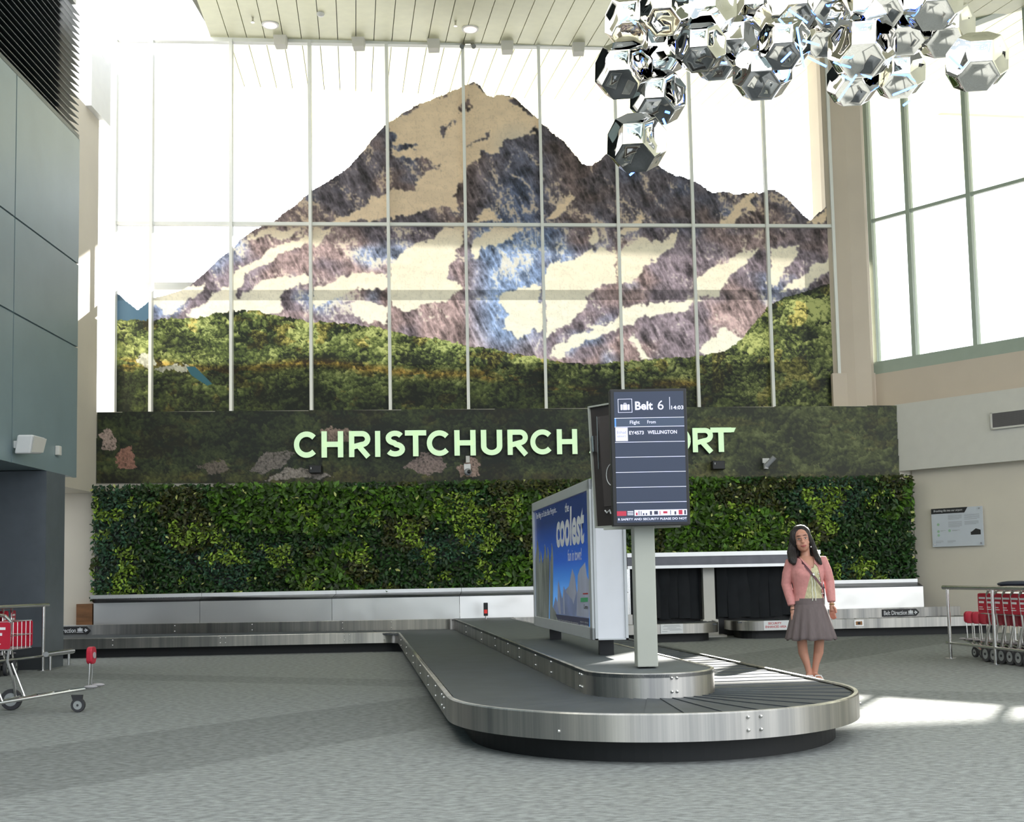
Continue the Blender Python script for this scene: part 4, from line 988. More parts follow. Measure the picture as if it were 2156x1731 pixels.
stext('EY4573', .205, .302, .415, .330, .02); stext('WELLINGTON', .47, .300, .89, .328, .02)
srect(.01, .275, .185, .378, eW, 'airline_tile'); stext('Etihad', .03, .30, .16, .322, 0, emis('tile_grey', srgb(150, 150, 190), .6), .004); stext('AIRWAYS', .03, .335, .16, .350, 0, emis('tile_grey', srgb(150, 150, 190), .6), .004)
mb = MB()
for a, b, c_, d_ in ((.055, .054, .26, .057), (.055, .157, .26, .160), (.055, .054, .062, .16), (.253, .054, .26, .16)): p = sp_(a, d_); q = sp_(c_, b); fs.rect(mb, p[0], p[1], q[0], q[1], .0025, .0033)
mb.build('icon_frame', eW, scr)
f2 = Face(fs.p(0, 0, .002), fs.r, fs.u); p = sp_(.092, .140); suitcase(f2, p[0], p[1], SW*.13, eW, scr)
srect(.0, .912, .135, .948, eR, 'red_banner'); srect(.25, .905, 1, .95, eW, 'icon_strip')
for k in range(3): srect(.15, .913+k*.012, .235, .919+k*.012, eW, 'banner_text')
for x0, x1, y0, y1, m in ((.27, .295, .925, .945, eR), (.31, .32, .912, .945, eD), (.34, .35, .915, .945, eD), (.37, .39, .93, .945, eD), (.41, .43, .93, .945, eD), (.47, .50, .915, .945, eD), (.53, .585, .915, .942, eD), (.61, .62, .915, .945, eR), (.66, .72, .918, .935, eR), (.76, .77, .912, .945, eD), (.82, .845, .92, .945, eD), (.88, .935, .91, .945, eR), (.96, .985, .912, .945, eD)):
    srect(x0, y0, x1, y1, m, 'item_symbol', .0036)
stext('R SAFETY AND SECURITY PLEASE DO NOT', .015, .966, .995, .983, .02)
# rear monitor housing seen from behind
a0 = onplane(1256, 1112, (0, 1, 0), 8.55); a1 = onplane(1243, 855, (0, 1, 0), 8.55)
B0 = V(1.05, 8.12)
rr = (B0-V(a0.x, a0.y)); wl = rr.length; lean = (a1-a0); 
fr = Face(L(a0.x, a0.y, a0.z), rr, (0, 0, 1)); hl = a1.z-a0.z
MT['backcase'] = mat('dark_bronze_casing', (.045, .036, .034), .4, var=.1)
mb = MB(); fr.poly(mb, [(0, 0), (wl, 0), (wl, hl), (-.045, hl)], -.09, 0); mb.build('rear_housing', 'backcase', fd)
mb = MB()
for pts_ in ([(0, 0), (.012, 0), (-.033, hl), (-.045, hl)], [(0, 0), (wl, 0), (wl, .012), (0, .012)], [(-.045, hl-.012), (wl, hl-.012), (wl, hl), (-.045, hl)]): fr.poly(mb, pts_, -.005, .02)
mb.build('housing_edge', 'pole', fd)
mb = MB(); fr.poly(mb, [(.09, .16), (wl, .16), (wl, hl-.09), (.05, hl-.09)], .0, .006); mb.build('access_panel', mat('dark_recess', (.075, .062, .06), .5), fd)
mb = MB(); fr.poly(mb, [(.05, .45), (.056, .45), (.052, hl-.09), (.046, hl-.09)], .006, .02); fr.poly(mb, [(.0, hl*.62), (.02, hl*.62), (.015, hl*.75), (-.005, hl*.75)], .0, .03); mb.build('bracket', 'tube', fd)
cc = fr.p(.19, hl*.42, .012); MB().tube([cc+fr.r*.065*math.cos(k*PI/14)+fr.u*.085*math.sin(k*PI/14) for k in range(28)], .0035, 6, closed=True).build('cable_loop', 'white', fd, smooth=True)
MB().tube([fr.p(.10, .13, .01), fr.p(.12, .11, .012), fr.p(.15, .13, .012), fr.p(.16, .10, .012)], .006, 6).build('plug', 'white', fd)
MB().bar(L(.66, 8.08, s0.z-.005), L(1.20, 7.98, s0.z+.0), .05, .018).build('mount_bracket', 'pole', fd)

# ================================================================== ILLUMINATED ADVERTISING BOX
n0 = onz(1283, 1380, ZI); 
A0 = V(.655, 9.12); AXn = AX.normalized(); APn = AP.normalized(); Lb, Db, zb0, zb1 = 3.02, .268, .585, 1.915
zb0 = onplane(1249, 1348, (0, 1, 0), 9.12).z; zb1 = onplane(1247, 1008, (0, 1, 0), 9.12).z
ad = thing('advertising_lightbox', 'large double-sided advertising lightbox with a blue penguin poster, on short black legs', 'lightbox', V(A0.x, A0.y, ZI-.008))
def LA(p): return Vector(p)-V(A0.x, A0.y, ZI-.008)
c = [A0, A0+AXn*Lb, A0+AXn*Lb+V(Db, .0), A0+V(Db, 0)]
MT['tubes'] = mat('silver_frame', (.60, .62, .64), .4, .3, var=.02)
MT['adbody'] = mat('white_lightbox_side', (.78, .79, .84), .4, var=.02)
MB().prism([LA(V(p.x, p.y, zb0)) for p in c], (0, 0, zb1-zb0)).build('cabinet', 'adbody', ad)
fa = Face(LA(V(c[1].x, c[1].y, zb0)), A0-c[1], (0, 0, 1)); ha = zb1-zb0
mb = MB(); fw_ = .09
for r4 in ((0, 0, Lb, fw_*1.1), (0, ha-fw_, Lb, ha), (0, 0, fw_*.6, ha), (Lb-fw_*1.1, 0, Lb, ha)): fa.rect(mb, *r4, 0, .025)
mb.build('frame', 'tubes', ad, bevel=.004)
fe_ = Face(LA(V(A0.x, A0.y, zb0)), V(1, 0), (0, 0, 1)); mb = MB()
for r4 in ((0, 0, .022, ha), (Db-.022, 0, Db, ha), (0, 0, Db, .012), (0, ha-.02, Db, ha)): fe_.rect(mb, *r4, 0, .012)
mb.build('end_frame', 'tubes', ad)
for t, dx in ((.10, .15), (.90, .15)):
    q = A0+AXn*Lb*t+V(dx, 0)
    MB().box(LA(V(q.x, q.y, (ZI+zb0)/2-.004)), (.12, .12, zb0-ZI+.006)).build('leg', 'black', ad)
# poster artwork (flat print)
def postmat():
    m = bpy.data.materials.new('blue_poster_print'); m.use_nodes = True; nt = m.node_tree; b = nt.nodes['Principled BSDF']
    tc = nt.nodes.new('ShaderNodeTexCoord'); sp3 = nt.nodes.new('ShaderNodeSeparateXYZ'); nt.links.new(tc.outputs['Generated'], sp3.inputs[0])
    r = nt.nodes.new('ShaderNodeValToRGB'); e = r.color_ramp.elements; e[0].position = .15; e[0].color = (*srgb(70, 150, 225), 1); e[1].position = .85; e[1].color = (*srgb(30, 42, 92), 1)
    k = r.color_ramp.elements.new(.5); k.color = (*srgb(40, 82, 170), 1)
    nt.links.new(sp3.outputs['Z'], r.inputs['Fac']); nt.links.new(r.outputs[0], b.inputs['Base Color']); nt.links.new(r.outputs[0], b.inputs['Emission Color']); b.inputs['Emission Strength'].default_value = .45
    b.inputs['Roughness'].default_value = .25; return m
P0x, P1x, P0y, P1y = fw_*.6, Lb-fw_*1.1, fw_*1.1, ha-fw_
mb = MB(); fa.rect(mb, P0x, P0y, P1x, P1y, .001, .004); post = mb.build('poster', postmat(), ad)
def fuv(px, py):
    n = fa.n; o = fa.o + V(A0.x, A0.y, ZI-.008); q = onplane(px, py, n, n.dot(o)) - o; return (min(max(q.dot(fa.r), P0x), P1x), min(max(q.dot(fa.u), P0y), P1y))
def cpx(x, y): return fuv(1120+x/4.948, 1010+y/4.948)
def aptext(t, x0, yb0, x1, yb1, yt0, yt1, m='ink_white', **k):     # text box from picture crop corners
    a, b, c_ = cpx(x0, yb0), cpx(x1, yb1), cpx(x0, yt0)
    k.setdefault('bold', .02); return text(t, fa.p(a[0], a[1], .007), fa.p(b[0], a[1], .007), fa.p(c_[0], c_[1], .007), m, parent=post, **k)
aptext('coolest', 262, 715, 552, 660, 330, 235, bold=.035); aptext('the', 352, 345, 392, 335, 250, 240); aptext('fun in town!', 382, 850, 525, 828, 730, 705, bold=.01)
aptext('The Magic of Little Blue Penguins...', 50, 432, 268, 385, 352, 290, bold=.01)
MT['ice'] = mat('ice_print', srgb(196, 200, 225), .4, var=.12, scale=5, stretch=(1, 1, .4)); MT['icep'] = mat('lilac_ice_print', srgb(150, 165, 215), .4, var=.15, scale=5)
MT['pengu'] = mat('silver_figure_print', srgb(150, 155, 150), .4, var=.55, scale=9, stretch=(1, 1, .25)); MT['purple'] = mat('purple_band_print', srgb(62, 62, 100), .4)
def apoly(pts, m, d, name): mb = MB(); fa.poly(mb, [cpx(*p) for p in pts], .0045+d, .0052+d); return mb.build(name, m, post)
apoly([(228, 1320), (252, 1220), (275, 1290), (282, 1040), (300, 1150), (322, 1240), (338, 1110), (352, 1150), (390, 1110), (425, 925), (455, 1010), (470, 1140), (480, 1180), (482, 1000), (505, 930), (560, 860), (578, 1000), (604, 1060), (604, 1450), (250, 1400)], 'icep', 0, 'iceberg')
apoly([(272, 1300), (278, 1060), (292, 1200), (308, 1400), (290, 1400)], 'ice', .001, 'iceberg'); apoly([(330, 1200), (340, 1115), (348, 1400), (335, 1400)], 'ice', .001, 'iceberg'); apoly([(360, 1170), (400, 1100), (427, 935), (452, 1040), (468, 1180), (440, 1300), (425, 1250)], 'ice', .001, 'iceberg')
apoly([(482, 1130), (486, 1000), (505, 935), (558, 870), (578, 1010), (604, 1070), (604, 1440), (470, 1420)], 'ice', .001, 'iceberg')
for k, (x, w2, t_) in enumerate(((62, 26, 640), (98, 30, 760), (140, 26, 690), (172, 24, 720), (212, 20, 680))):
    apoly([(x-w2, 1480+ (x-50)*.2), (x-w2*.8, t_+180), (x-6+k, t_+60), (x-2, t_-20), (x+8, t_+20), (x+w2*.8, t_+140), (x+w2*.6, 1490+(x-50)*.2)], 'pengu', .001*(k % 2)+.001, 'penguin_figure')
apoly([(228, 1330), (262, 1400), (280, 1520), (200, 1500), (205, 1300)], 'pengu', .0015, 'penguin_figure')
apoly([(252, 1402), (604, 1446), (606, 1590), (282, 1520)], 'purple', .002, 'bottom_band')
aptext('Just 5 min walk from the terminal', 284, 1470, 490, 1500, 1450, 1475, bold=0); aptext('open daily', 510, 1490, 595, 1500, 1468, 1480, bold=0); aptext('book online', 515, 1520, 595, 1530, 1500, 1510, bold=0)
aptext('Centre', 548, 1345, 592, 1350, 1300, 1305, m='ink_black', bold=.01); apoly([(516, 1232), (592, 1228), (592, 1272), (516, 1276)], 'ink_green', .003, 'logo_patch'); apoly([(540, 1183), (592, 1180), (592, 1194), (540, 1196)], 'ink_red', .003, 'red_line')

# ================================================================== CEILING FIXTURES
for i, (px, py) in enumerate(((591, 87), (755, 89), (913, 92), (1068, 95), (1218, 98))):
    p = onceil(px, py); z = p.z
    nm = ['leftmost', 'second from left', 'middle', 'second from right', 'rightmost'][i]
    q = onplane(px, py+6, (-SL, 1, 0), 20.35)
    mb = MB(); s_ = .10; q.z = cz(q.x, q.y)-.10
    a = [V(q.x-s_*1.2, q.y-.12, q.z+.10), V(q.x+s_*1.2, q.y-.12, q.z+.10), V(q.x+s_*1.2, q.y+.12, q.z+.10), V(q.x-s_*1.2, q.y+.12, q.z+.10)]
    b = [V(q.x-s_, q.y-.1, q.z-.09), V(q.x+s_, q.y-.1, q.z-.09), V(q.x+s_, q.y+.1, q.z-.09), V(q.x-s_, q.y+.1, q.z-.09)]
    mb.hexa(b, a); o = mb.build('ceiling_speaker', 'white_panel')
    tag(o, nm+' of the five small beige boxes along the top of the glazing', 'speaker', 'beige boxes on the ceiling edge')
for px, py, r, t in ((569, 50, .15, 'left'), (990, 59, .15, 'right')):
    p = onceil(px, py); e = thing('downlight', t+' of the two round recessed downlights in the slatted ceiling', 'light', p, group='round ceiling downlights')
    MB().tube([V(0, 0, -.03), V(0, 0, .0)], r, 24).build('ring', 'white', e); MB().tube([V(0, 0, -.036), V(0, 0, -.028)], r*.8, 24).build('lens', emis('lamp_lens', (1, .85, .75), .8), e)
p = onceil(675, 27); tag(MB().ball(p-V(0, 0, .02), (.07, .07, .05), 14, 8).build('smoke_detector', 'white', smooth=True), 'round white detector on the ceiling right of the left downlight', 'detector')
for px, py, t in ((532, 37, 'tiny ceiling sprinkler left of the left downlight'), (959, 45, 'tiny ceiling sprinkler left of the right downlight')):
    p = onceil(px, py); e = thing('sprinkler', t, 'sprinkler', p, group='ceiling sprinklers'); MB().tube([V(0, 0, 0), V(0, 0, -.08)], .018, 8).build('stem', 'tube', e); MB().tube([V(0, 0, -.08), V(0, 0, -.09)], .035, 10).build('deflector', 'tube', e)
p = onplane(985, 88, (-SL, 1, 0), 20.38); p.z = cz(p.x, p.y)
e = thing('ceiling_spotlight', 'pair of small chrome spotlights hanging where the middle mullion meets the ceiling', 'light', p)
MB().box((0, 0, -.03), (.24, .03, .03)).build('bar', 'tube', e)
for x in (-.09, .09): MB().tube([V(x, .02, -.05), V(x+(.02 if x > 0 else -.02), -.05, -.11)], .045, 12).build('lamp_head', 'tube', e, smooth=True)

# ================================================================== HANGING MIRROR SCULPTURE
scu = thing('hanging_sculpture', 'suspended cluster of mirrored many-sided polyhedra with glowing blue tubes', 'sculpture', V(1.9, 8.4, 5.1))
n0_ = V(-.24, -.95, -.06).normalized(); s0_ = n0_.cross(V(.06, 0, 1)).normalized(); u0_ = s0_.cross(n0_).normalized()
RS = Matrix((n0_, (s0_+u0_).normalized(), n0_.cross((s0_+u0_).normalized()))).transposed()
MT['mirror'] = steel_mat('mirror_steel', .80, .025, (3, 3, 3), .01, wavy=.10)
def trunc_oct(s):
    import itertools
    vs = set()
    for p in itertools.permutations((0, 1, 2)):
        for a in (1, -1):
            for b in (1, -1):
                q = [0, 0, 0]
                for ax, val in enumerate(p): q[ax] = val
                nz = [i for i in range(3) if q[i]]; q[nz[0]] *= a; q[nz[1]] *= b; vs.add(tuple(q))
    vs = [Vector(v) for v in vs]; mb = MB(); mb.v = [tuple(v*s) for v in vs]
    nrm = [Vector(n) for n in [(1, 0, 0), (-1, 0, 0), (0, 1, 0), (0, -1, 0), (0, 0, 1), (0, 0, -1)]]+[Vector((a, b, c)) for a in (1, -1) for b in (1, -1) for c in (1, -1)]
    fl = []
    for n in nrm:
        m_ = max(v.dot(n) for v in vs); idx = [i for i, v in enumerate(vs) if abs(v.dot(n)-m_) < 1e-5]
        c = sum((vs[i] for i in idx), Vector())/len(idx); u = (vs[idx[0]]-c).normalized(); w2 = n.normalized().cross(u)
        idx.sort(key=lambda i: math.atan2((vs[i]-c).dot(w2), (vs[i]-c).dot(u)))
        # slightly dished face: inner ring sunk
        k = len(mb.v); ring = [c+(vs[i]-c)*.93 for i in idx]; mid = c-n.normalized()*.16
        r2 = [c+(vs[i]-c)*.5-n.normalized()*.11 for i in idx]
        mb.v += [tuple(q*s) for q in ring+r2]+[tuple(mid*s)]; m2 = len(idx)
        for j in range(m2):
            j2 = (j+1) % m2; mb.f += [(idx[j], idx[j2], k+j2, k+j), (k+j, k+j2, k+m2+j2, k+m2+j), (k+m2+j, k+m2+j2, k+2*m2)]; mb.m += [0, 0, 0]
    return mb
TGT = [(1313, 148), (1330, 45), (1392, 98), (1490, 18), (1475, 100), (1385, 205), (1341, 300), (1510, 118), (1590, 12), (1550, 85), (1605, 150), (1650, 92), (1680, 12), (1750, 0), (1815, 95), (1795, 170), (1893, 155), (1905, 60), (1860, 0), (1965, 5), (1990, 62), (2057, 130), (1400, 20), (1735, 70)]
DEP = [8.33, 8.45, 8.46, 8.19, 8.1, 8.48, 8.1, 8.6, 8.7, 8.55, 8.49, 8.25, 8.53, 8.46, 8.35, 8.6, 8.64, 8.41, 8.26, 8.07, 8.45, 8.1, 8.2, 8.8]
SCL = [1, .95, 1, .98, .85, .98, 1, .88, 1, .9, 1.03, .9, .95, 1, 1.15, .9, .9, .95, 1, .95, 1, 1, .92, .9]
ph = trunc_oct(.098).build('polyhedron', 'mirror', scu, smooth=24)
for i, ((px, py), Yd, sc) in enumerate(zip(TGT, DEP, SCL)):
    o = ph if i == 0 else ph.copy()
    if i: COL.objects.link(o); o.parent = scu
    p = onplane(px, py, (0, 1, 0), Yd); o.location = p-scu.location; o.rotation_euler = RS.to_euler(); o.scale = (sc*1.07,)*3
blue = emis('blue_neon', (.06, .16, 1.0), 10)
tubes = [((1303, 50), (1322, 35), 8.2), ((1325, 38), (1338, 50), 8.15), ((1326, 369), (1346, 352), 8.2), ((1396, 250), (1402, 264), 8.4), ((1678, 58), (1693, 142), 8.0), ((1765, 212), (1803, 158), 8.25), ((1772, 158), (1795, 170), 8.3), ((1902, 222), (1916, 212), 8.5), ((1998, 118), (2028, 146), 8.0), ((1640, 40), (1660, 62), 8.1), ((1690, 85), (1725, 95), 8.1), ((1645, 130), (1665, 110), 8.0), ((1500, 130), (1530, 133), 8.3), ((1755, 130), (1835, 165), 8.35), ((1660, 20), (1700, 48), 8.3), ((1612, 70), (1640, 110), 8.2), ((1700, 120), (1740, 140), 8.4), ((1880, 200), (1930, 180), 8.5), ((1540, 60), (1575, 40), 8.4), ((1345, 10), (1375, 0), 8.4), ((1930, 30), (1950, 60), 8.2)]
for (a, b, d) in tubes:
    a, b = onplane(*a, (0, 1, 0), d), onplane(*b, (0, 1, 0), d); MB().tube([a-scu.location, b-scu.location], .008, 6).build('light_tube', blue, scu)
for px in (1400, 1600, 1815, 1985):
    p = onplane(px, -10, (0, 1, 0), 8.4); MB().tube([p-scu.location, V(p.x, p.y, cz(p.x, p.y)+.05)-scu.location], .004, 5).build('suspension_cable', 'tube', scu)
# lamp post outside the right glazing
p = onright(1958, 700, d0+5*sgn); p.z = 0
e = thing('lamp_post', 'slender pale lamp post standing outside behind the right glazing', 'lamp post', p)
pt_ = onright(1950, 545, d0+5*sgn)
MB().tube([V(0, 0, 0), V(0, 0, pt_.z)], .04, 8).build('pole', 'white', e); MB().box((0, 0, pt_.z+.03), (.25, .12, .06)).build('lamp_head', 'white', e)
# ================================================================== LUGGAGE TROLLEYS
MT['tred'] = mat('red_plastic', (.50, .015, .04), .4, var=.05)
MT['tyre'] = mat('dark_grey_tyre', (.05, .05, .055), .7)
MT['hub'] = mat('pale_grey_wheel_hub', (.38, .40, .40), .5)
MT['pad'] = mat('grey_rubber_pad', (.42, .40, .42), .6)
def wheel(par, x, y, r, w):
    o = MB(); rr = []
    for a, yy in ((.62, -w*.5), (.96, -w*.5), (1, -w*.3), (1, w*.3), (.96, w*.5), (.62, w*.5)):
        rr.append([V(x+r*a*math.cos(2*PI*k/20), y+yy, r+r*a*math.sin(2*PI*k/20)) for k in range(20)])
    t = o.rings(rr, cap=False).build('wheel', 'tyre', par, smooth=50)
    h = MB(); h.tube([V(x, y-w*.42, r), V(x, y+w*.42, r)], r*.66, 16).build('hub', 'hub', t, smooth=40)
    MB().tube([V(x, y-w*.6, r), V(x, y+w*.6, r)], r*.16, 8).build('axle', 'tyre', t)
def make_trolley(label, loc, rz):    # +x is the front
    t = thing('luggage_trolley', label, 'trolley', loc, rz=rz)
    for y in (-.27, .27): wheel(t, 0, y, .095, .04)
    wheel(t, .70, 0, .062, .035)
    MB().hexa([V(.67, -.012, .06), V(.73, -.012, .06), V(.74, -.012, .15), V(.64, -.012, .15)], [V(.67, .012, .06), V(.73, .012, .06), V(.74, .012, .15), V(.64, .012, .15)]).build('caster_fork', 'tyre', t)
    for s in (-1, 1): MB().tube([V(-.03, s*.25, .10), V(.12, s*.24, .115), V(.66, s*.09, .19), V(.86, s*.07, .215)], .013, 8).build('platform_rail', 'tube', t, smooth=True)
    for i, x in enumerate((.1, .26, .42, .58)): MB().tube([V(x, -.235+x*.22, .115+x*.12), V(x, .235-x*.22, .115+x*.12)], .008, 6).build('crossbar', 'tube', t, smooth=True)
    for s in (-1, 1): MB().tube([V(.80, s*.035, .21), V(.81, s*.035, .40), V(.81, s*.03, .46)], .007, 8).build('front_post', 'tube', t, smooth=True)
    fc = Face(V(.80, 0, 0), (0, 1, 0), (0, 0, 1)); mb = MB()
    mb.prism([V(.785, y, z+.49) for y, z in rrect(-.06, -.075, .06, .075, .045, 5)], (.05, 0, 0)); b = mb.build('bumper', 'tred', t, bevel=.008)
    MB().tube([V(.834, 0, .49), V(.842, 0, .49)], .028, 14).build('bumper_boss', 'pad', b)
    for s in (-1, 1): MB().ball(V(.84, s*.085, .225), (.06, .035, .016), 12, 6).build('front_pad', 'pad', t, smooth=True)
    for s in (-1, 1):
        MB().tube([V(0, s*.27, .10), V(.05, s*.25, .10), V(.03, s*.23, .28), V(-.02, s*.22, .44), V(.02, s*.22, .80)], .012, 8).build('upright', 'tube', t, smooth=True)
        MB().tube([V(.14, s*.22, .12), V(.02, s*.22, .42)], .009, 6).build('brace', 'tube', t, smooth=True)
    MB().tube([V(.02, -.22, .78), V(-.05, -.235, .84), V(-.09, -.20, .85), V(-.09, .20, .85), V(-.05, .235, .84), V(.02, .22, .78)], .015, 8).build('handle', 'tube', t, smooth=True)
    mb = MB(); 
    for z in (.56, .68, .80): mb.tube([V(.0, -.22, z), V(.20, -.20, z), V(.20, .20, z), V(.0, .22, z)], .005, 5)
    for y in (-.18, -.09, 0, .09, .18): mb.tube([V(.0, y, .56), V(.20, y*.95, .56), V(.20, y*.95, .80)], .004, 5)
    mb.build('wire_basket', 'tube', t)
    # red panels on the back and both sides of the basket
    for f in (Face(V(-.012, .19, .57), (0, -1, 0), (0, 0, 1)), Face(V(.0, -.225, .57), (1, -0, 0), (0, 0, 1)), Face(V(.20, .225, .57), (-1, 0, 0), (0, 0, 1))):
        w = .38 if abs(f.r.y) > .5 else .20
        mb = MB(); f.poly(mb, rrect(0, 0, w, .23, .02), -.004, .004); sg = mb.build('advert_panel', 'tred', t)
        mb = MB()
        for k, (a, b, yy, hh) in enumerate(((.12, .80, .165, .022), (.12, .66, .115, .024), (.12, .50, .065, .009), (.12, .60, .040, .009))): f.rect(mb, w*a, yy, w*b, yy+hh, .0045, .0055)
        mb.build('panel_text', 'ink_white', sg)
    return t
near_t = make_trolley('luggage trolley standing alone at the lower left edge of the hall', (0, 0, 0), 0)
g0, g1 = V(*onz(20, 1513)[:2]), V(*onz(160, 1516)[:2])
d = (g1-g0).normalized(); n_ = V(-d.y, d.x)
ang = math.atan2(d.y, d.x)
near_t.location = g0+n_*.27-d*.36; near_t.rotation_euler = (0, 0, ang+.30)
def ordn(i): return ['first', 'second', 'third', 'fourth', 'fifth', 'sixth', 'seventh', 'eighth', 'ninth'][i]
RN0 = V(5.80, 13.25); rd = V(.139, -.990)
for i in range(9):
    p = RN0+rd*.165*i
    dup(near_t, (p.x, p.y, 0), PI/2+.14, 'red-panelled luggage trolley, '+ordn(i)+' from the far end in the right rail')['group'] = 'nested trolleys at the right'
ln = V(-6.56, 14.1); ld = V(-.20, -.98)
for i in range(3):
    p = ln+ld*.17*i
    dup(near_t, (p.x, p.y, 0), PI/2+.2, 'luggage trolley in the left rail under the dark overhang, '+ordn(i)+' from the pillar')['group'] = 'nested trolleys at the left'
# rails round the rows
def corral(name, label, P0, dirv, side, L_, posts, ztop, zlow):
    e = thing(name, label, 'guard rail', (P0.x, P0.y, 0)); d = dirv.normalized(); s = V(-d.y, d.x)*side
    for k, off in enumerate((V(0, 0), s)):
        MB().tube([off-d*.10+V(0, 0, ztop), off+d*L_+V(0, 0, ztop)], .026, 12).build('top_rail', 'tube', e, smooth=True)
        MB().tube([off-d*.08+V(0, 0, zlow), off+d*L_+V(0, 0, zlow)], .016, 10).build('lower_rail', 'tube', e, smooth=True)
        for a in posts:
            q = off+d*a; MB().tube([q, q+V(0, 0, ztop)], .021, 10).build('post', 'tube', e, smooth=True); MB().tube([q, q+V(0, 0, .008)], .07, 16).build('base_disc', 'tube', e)
    return e
c0 = V(*onz(2002, 1387)[:2]); c1_ = V(*onz(2100, 1398)[:2]); rdir = (c1_-c0)
zt_ = CAMH-(1237-1198)*c0.y/F_PX; zl_ = CAMH-(1353-1198)*c0.y/F_PX
corral('trolley_rail', 'tubular steel rail enclosing the nested trolleys at the right edge', c0, rd, -.0+.86, 3.2, (0, .98, 1.96, 2.94), zt_, zl_)
c0 = V(-6.18, 14.72)
corral('trolley_rail', 'tubular steel rail round the trolleys under the overhang at the left edge', c0, ld, -.80, 3.0, (0, .95, 1.9, 2.85), .855, .19)
# navy bag on the rail
p = onplane(2128, 1232, (0, 1, 0), 12.7)
b = MB(); b.ball((0, 0, 0), (.20, .14, .035), 20, 8)
tag(b.build('travel_bag', mat('navy_fabric', (.012, .018, .035), .7), smooth=True), 'flat dark navy bag lying on top of the right trolley rail', 'bag').location = V(p.x+.05, p.y, zt_+.045)

# ================================================================== PERSON
def union(parts, voxel, smooth_it=4, name='m'):
    mb = MB()
    for p in parts:
        if p[0] == 'e': mb.ball(p[1], p[2], 20, 14, R=p[3] if len(p) > 3 else None)
        elif p[0] == 't': mb.tube(p[1], p[2], 14)
        elif p[0] == 'r': mb.rings(p[1])
    me = bpy.data.meshes.new('u'); me.from_pydata(mb.v, [], mb.f)
    bm = bmesh.new(); bm.from_mesh(me); bmesh.ops.recalc_face_normals(bm, faces=bm.faces); bm.to_mesh(me); bm.free()
    o = bpy.data.objects.new('u', me); COL.objects.link(o)
    m = o.modifiers.new('r', 'REMESH'); m.mode = 'VOXEL'; m.voxel_size = voxel
    s = o.modifiers.new('s', 'SMOOTH'); s.iterations = smooth_it; s.factor = .5
    dg = bpy.context.evaluated_depsgraph_get(); r = bpy.data.meshes.new_from_object(o.evaluated_get(dg))
    bpy.data.objects.remove(o); r.name = name; return r
def ering(c, rx, ry, n=24, z=None): return [V(c[0]+rx*math.cos(2*PI*k/n), c[1]+ry*math.sin(2*PI*k/n), c[2]) for k in range(n)]
def put(me, name, m, par):
    me.materials.clear(); me.materials.append(MT[m] if isinstance(m, str) else m); me.name = name
    me.polygons.foreach_set('use_smooth', [True]*len(me.polygons)); me.polygons.foreach_set('material_index', [0]*len(me.polygons))
    o = bpy.data.objects.new(name, me); COL.objects.link(o); o.parent = par; return o
MT['skin'] = mat('tan_skin', (.52, .26, .18), .5, var=.05, scale=10)
MT['skin'].node_tree.nodes['Principled BSDF'].inputs['Subsurface Weight'].default_value = .08
MT['hair'] = mat('black_brown_hair', (.012, .008, .007), .42, var=.6, scale=30, stretch=(5, 5, .3), bump=.6, bscale=45)
MT['cardi'] = mat('dusty_pink_knit', srgb(206, 142, 138), .85, var=.06, scale=40, bump=.2)
MT['blouse'] = mat('patterned_cream_blouse', srgb(196, 190, 152), .7, var=.30, scale=60, stretch=(3, 1, .6))
MT['skirt'] = mat('grey_brown_skirt', srgb(106, 95, 95), .85, var=.08, scale=14, stretch=(4, 4, .6))
MT['strap'] = mat('plum_leather_strap', srgb(92, 52, 62), .5)
per = thing('person', 'woman standing behind the carousel in a pink cardigan and grey skirt with a shoulder strap', 'person', V(3.016, 11.45, 0), rz=-.15)
def head_xf(p):                      # head local -> body; tilt and turn
    return HR @ (Vector(p)*1.15)+V(-.040, -.020, 1.305)
HR = Matrix.Rotation(math.radians(-8), 3, 'Y') @ Matrix.Rotation(math.radians(-1), 3, 'Z')
def hE(c, r): return ('e', head_xf(c), tuple(q*1.15 for q in r), HR)
def hand(w, tip, side):              # w wrist, tip finger end; relaxed, fingers slightly curled
    w, tip = Vector(w), Vector(tip); d = (tip-w).normalized(); L_ = (tip-w).length; f = V(0, -1, 0); o = []
    acr = d.cross(f).normalized()    # across the back of the hand (seen edge-on a little)
    acr = (acr*.75+f*.65*side).normalized(); nrm = d.cross(acr).normalized()
    o.append(('t', [w, w+d*L_*.22, w+d*L_*.50], [.021, .027, .026]))
    for k, (a, ln_) in enumerate(((-.026, .88), (-.009, .98), (.009, 1.0), (.025, .90))):
        b = w+d*L_*.42+acr*a; o.append(('t', [b, b+d*L_*.26*ln_, b+d*L_*.45*ln_+nrm*.006, b+d*L_*.60*ln_+nrm*.018], [.0105, .0100, .0092, .0078]))
    b = w+d*L_*.20-acr*.018*1.0-V(0, .012, 0); o.append(('t', [b, b+d*L_*.20-acr*.022, b+d*L_*.42-acr*.026], [.012, .0105, .0085]))
    return o
SHL, ELL, WRL = V(-.180, .0, 1.185), V(-.222, .03, .975), V(-.176, -.03, .745)
SHR, ELR, WRR = V(.145, .0, 1.205), V(.205, .03, .995), V(.215, -.03, .775)
body = []
body.append(('r', [ering(V(-.005, .0, .56), .155, .11), ering(V(-.005, 0, .72), .160, .118), ering(V(-.006, 0, .84), .128, .095), ering(V(-.010, 0, .95), .128, .095), ering(V(-.015, -.005, 1.06), .148, .110), ering(V(-.018, 0, 1.16), .155, .100), ering(V(-.018, .005, 1.215), .125, .080), ering(V(-.02, .01, 1.255), .065, .055)]))
body.append(('t', [V(-.02, .012, 1.20), V(-.025, .008, 1.30), V(-.03, .0, 1.38)], [.056, .047, .046]))
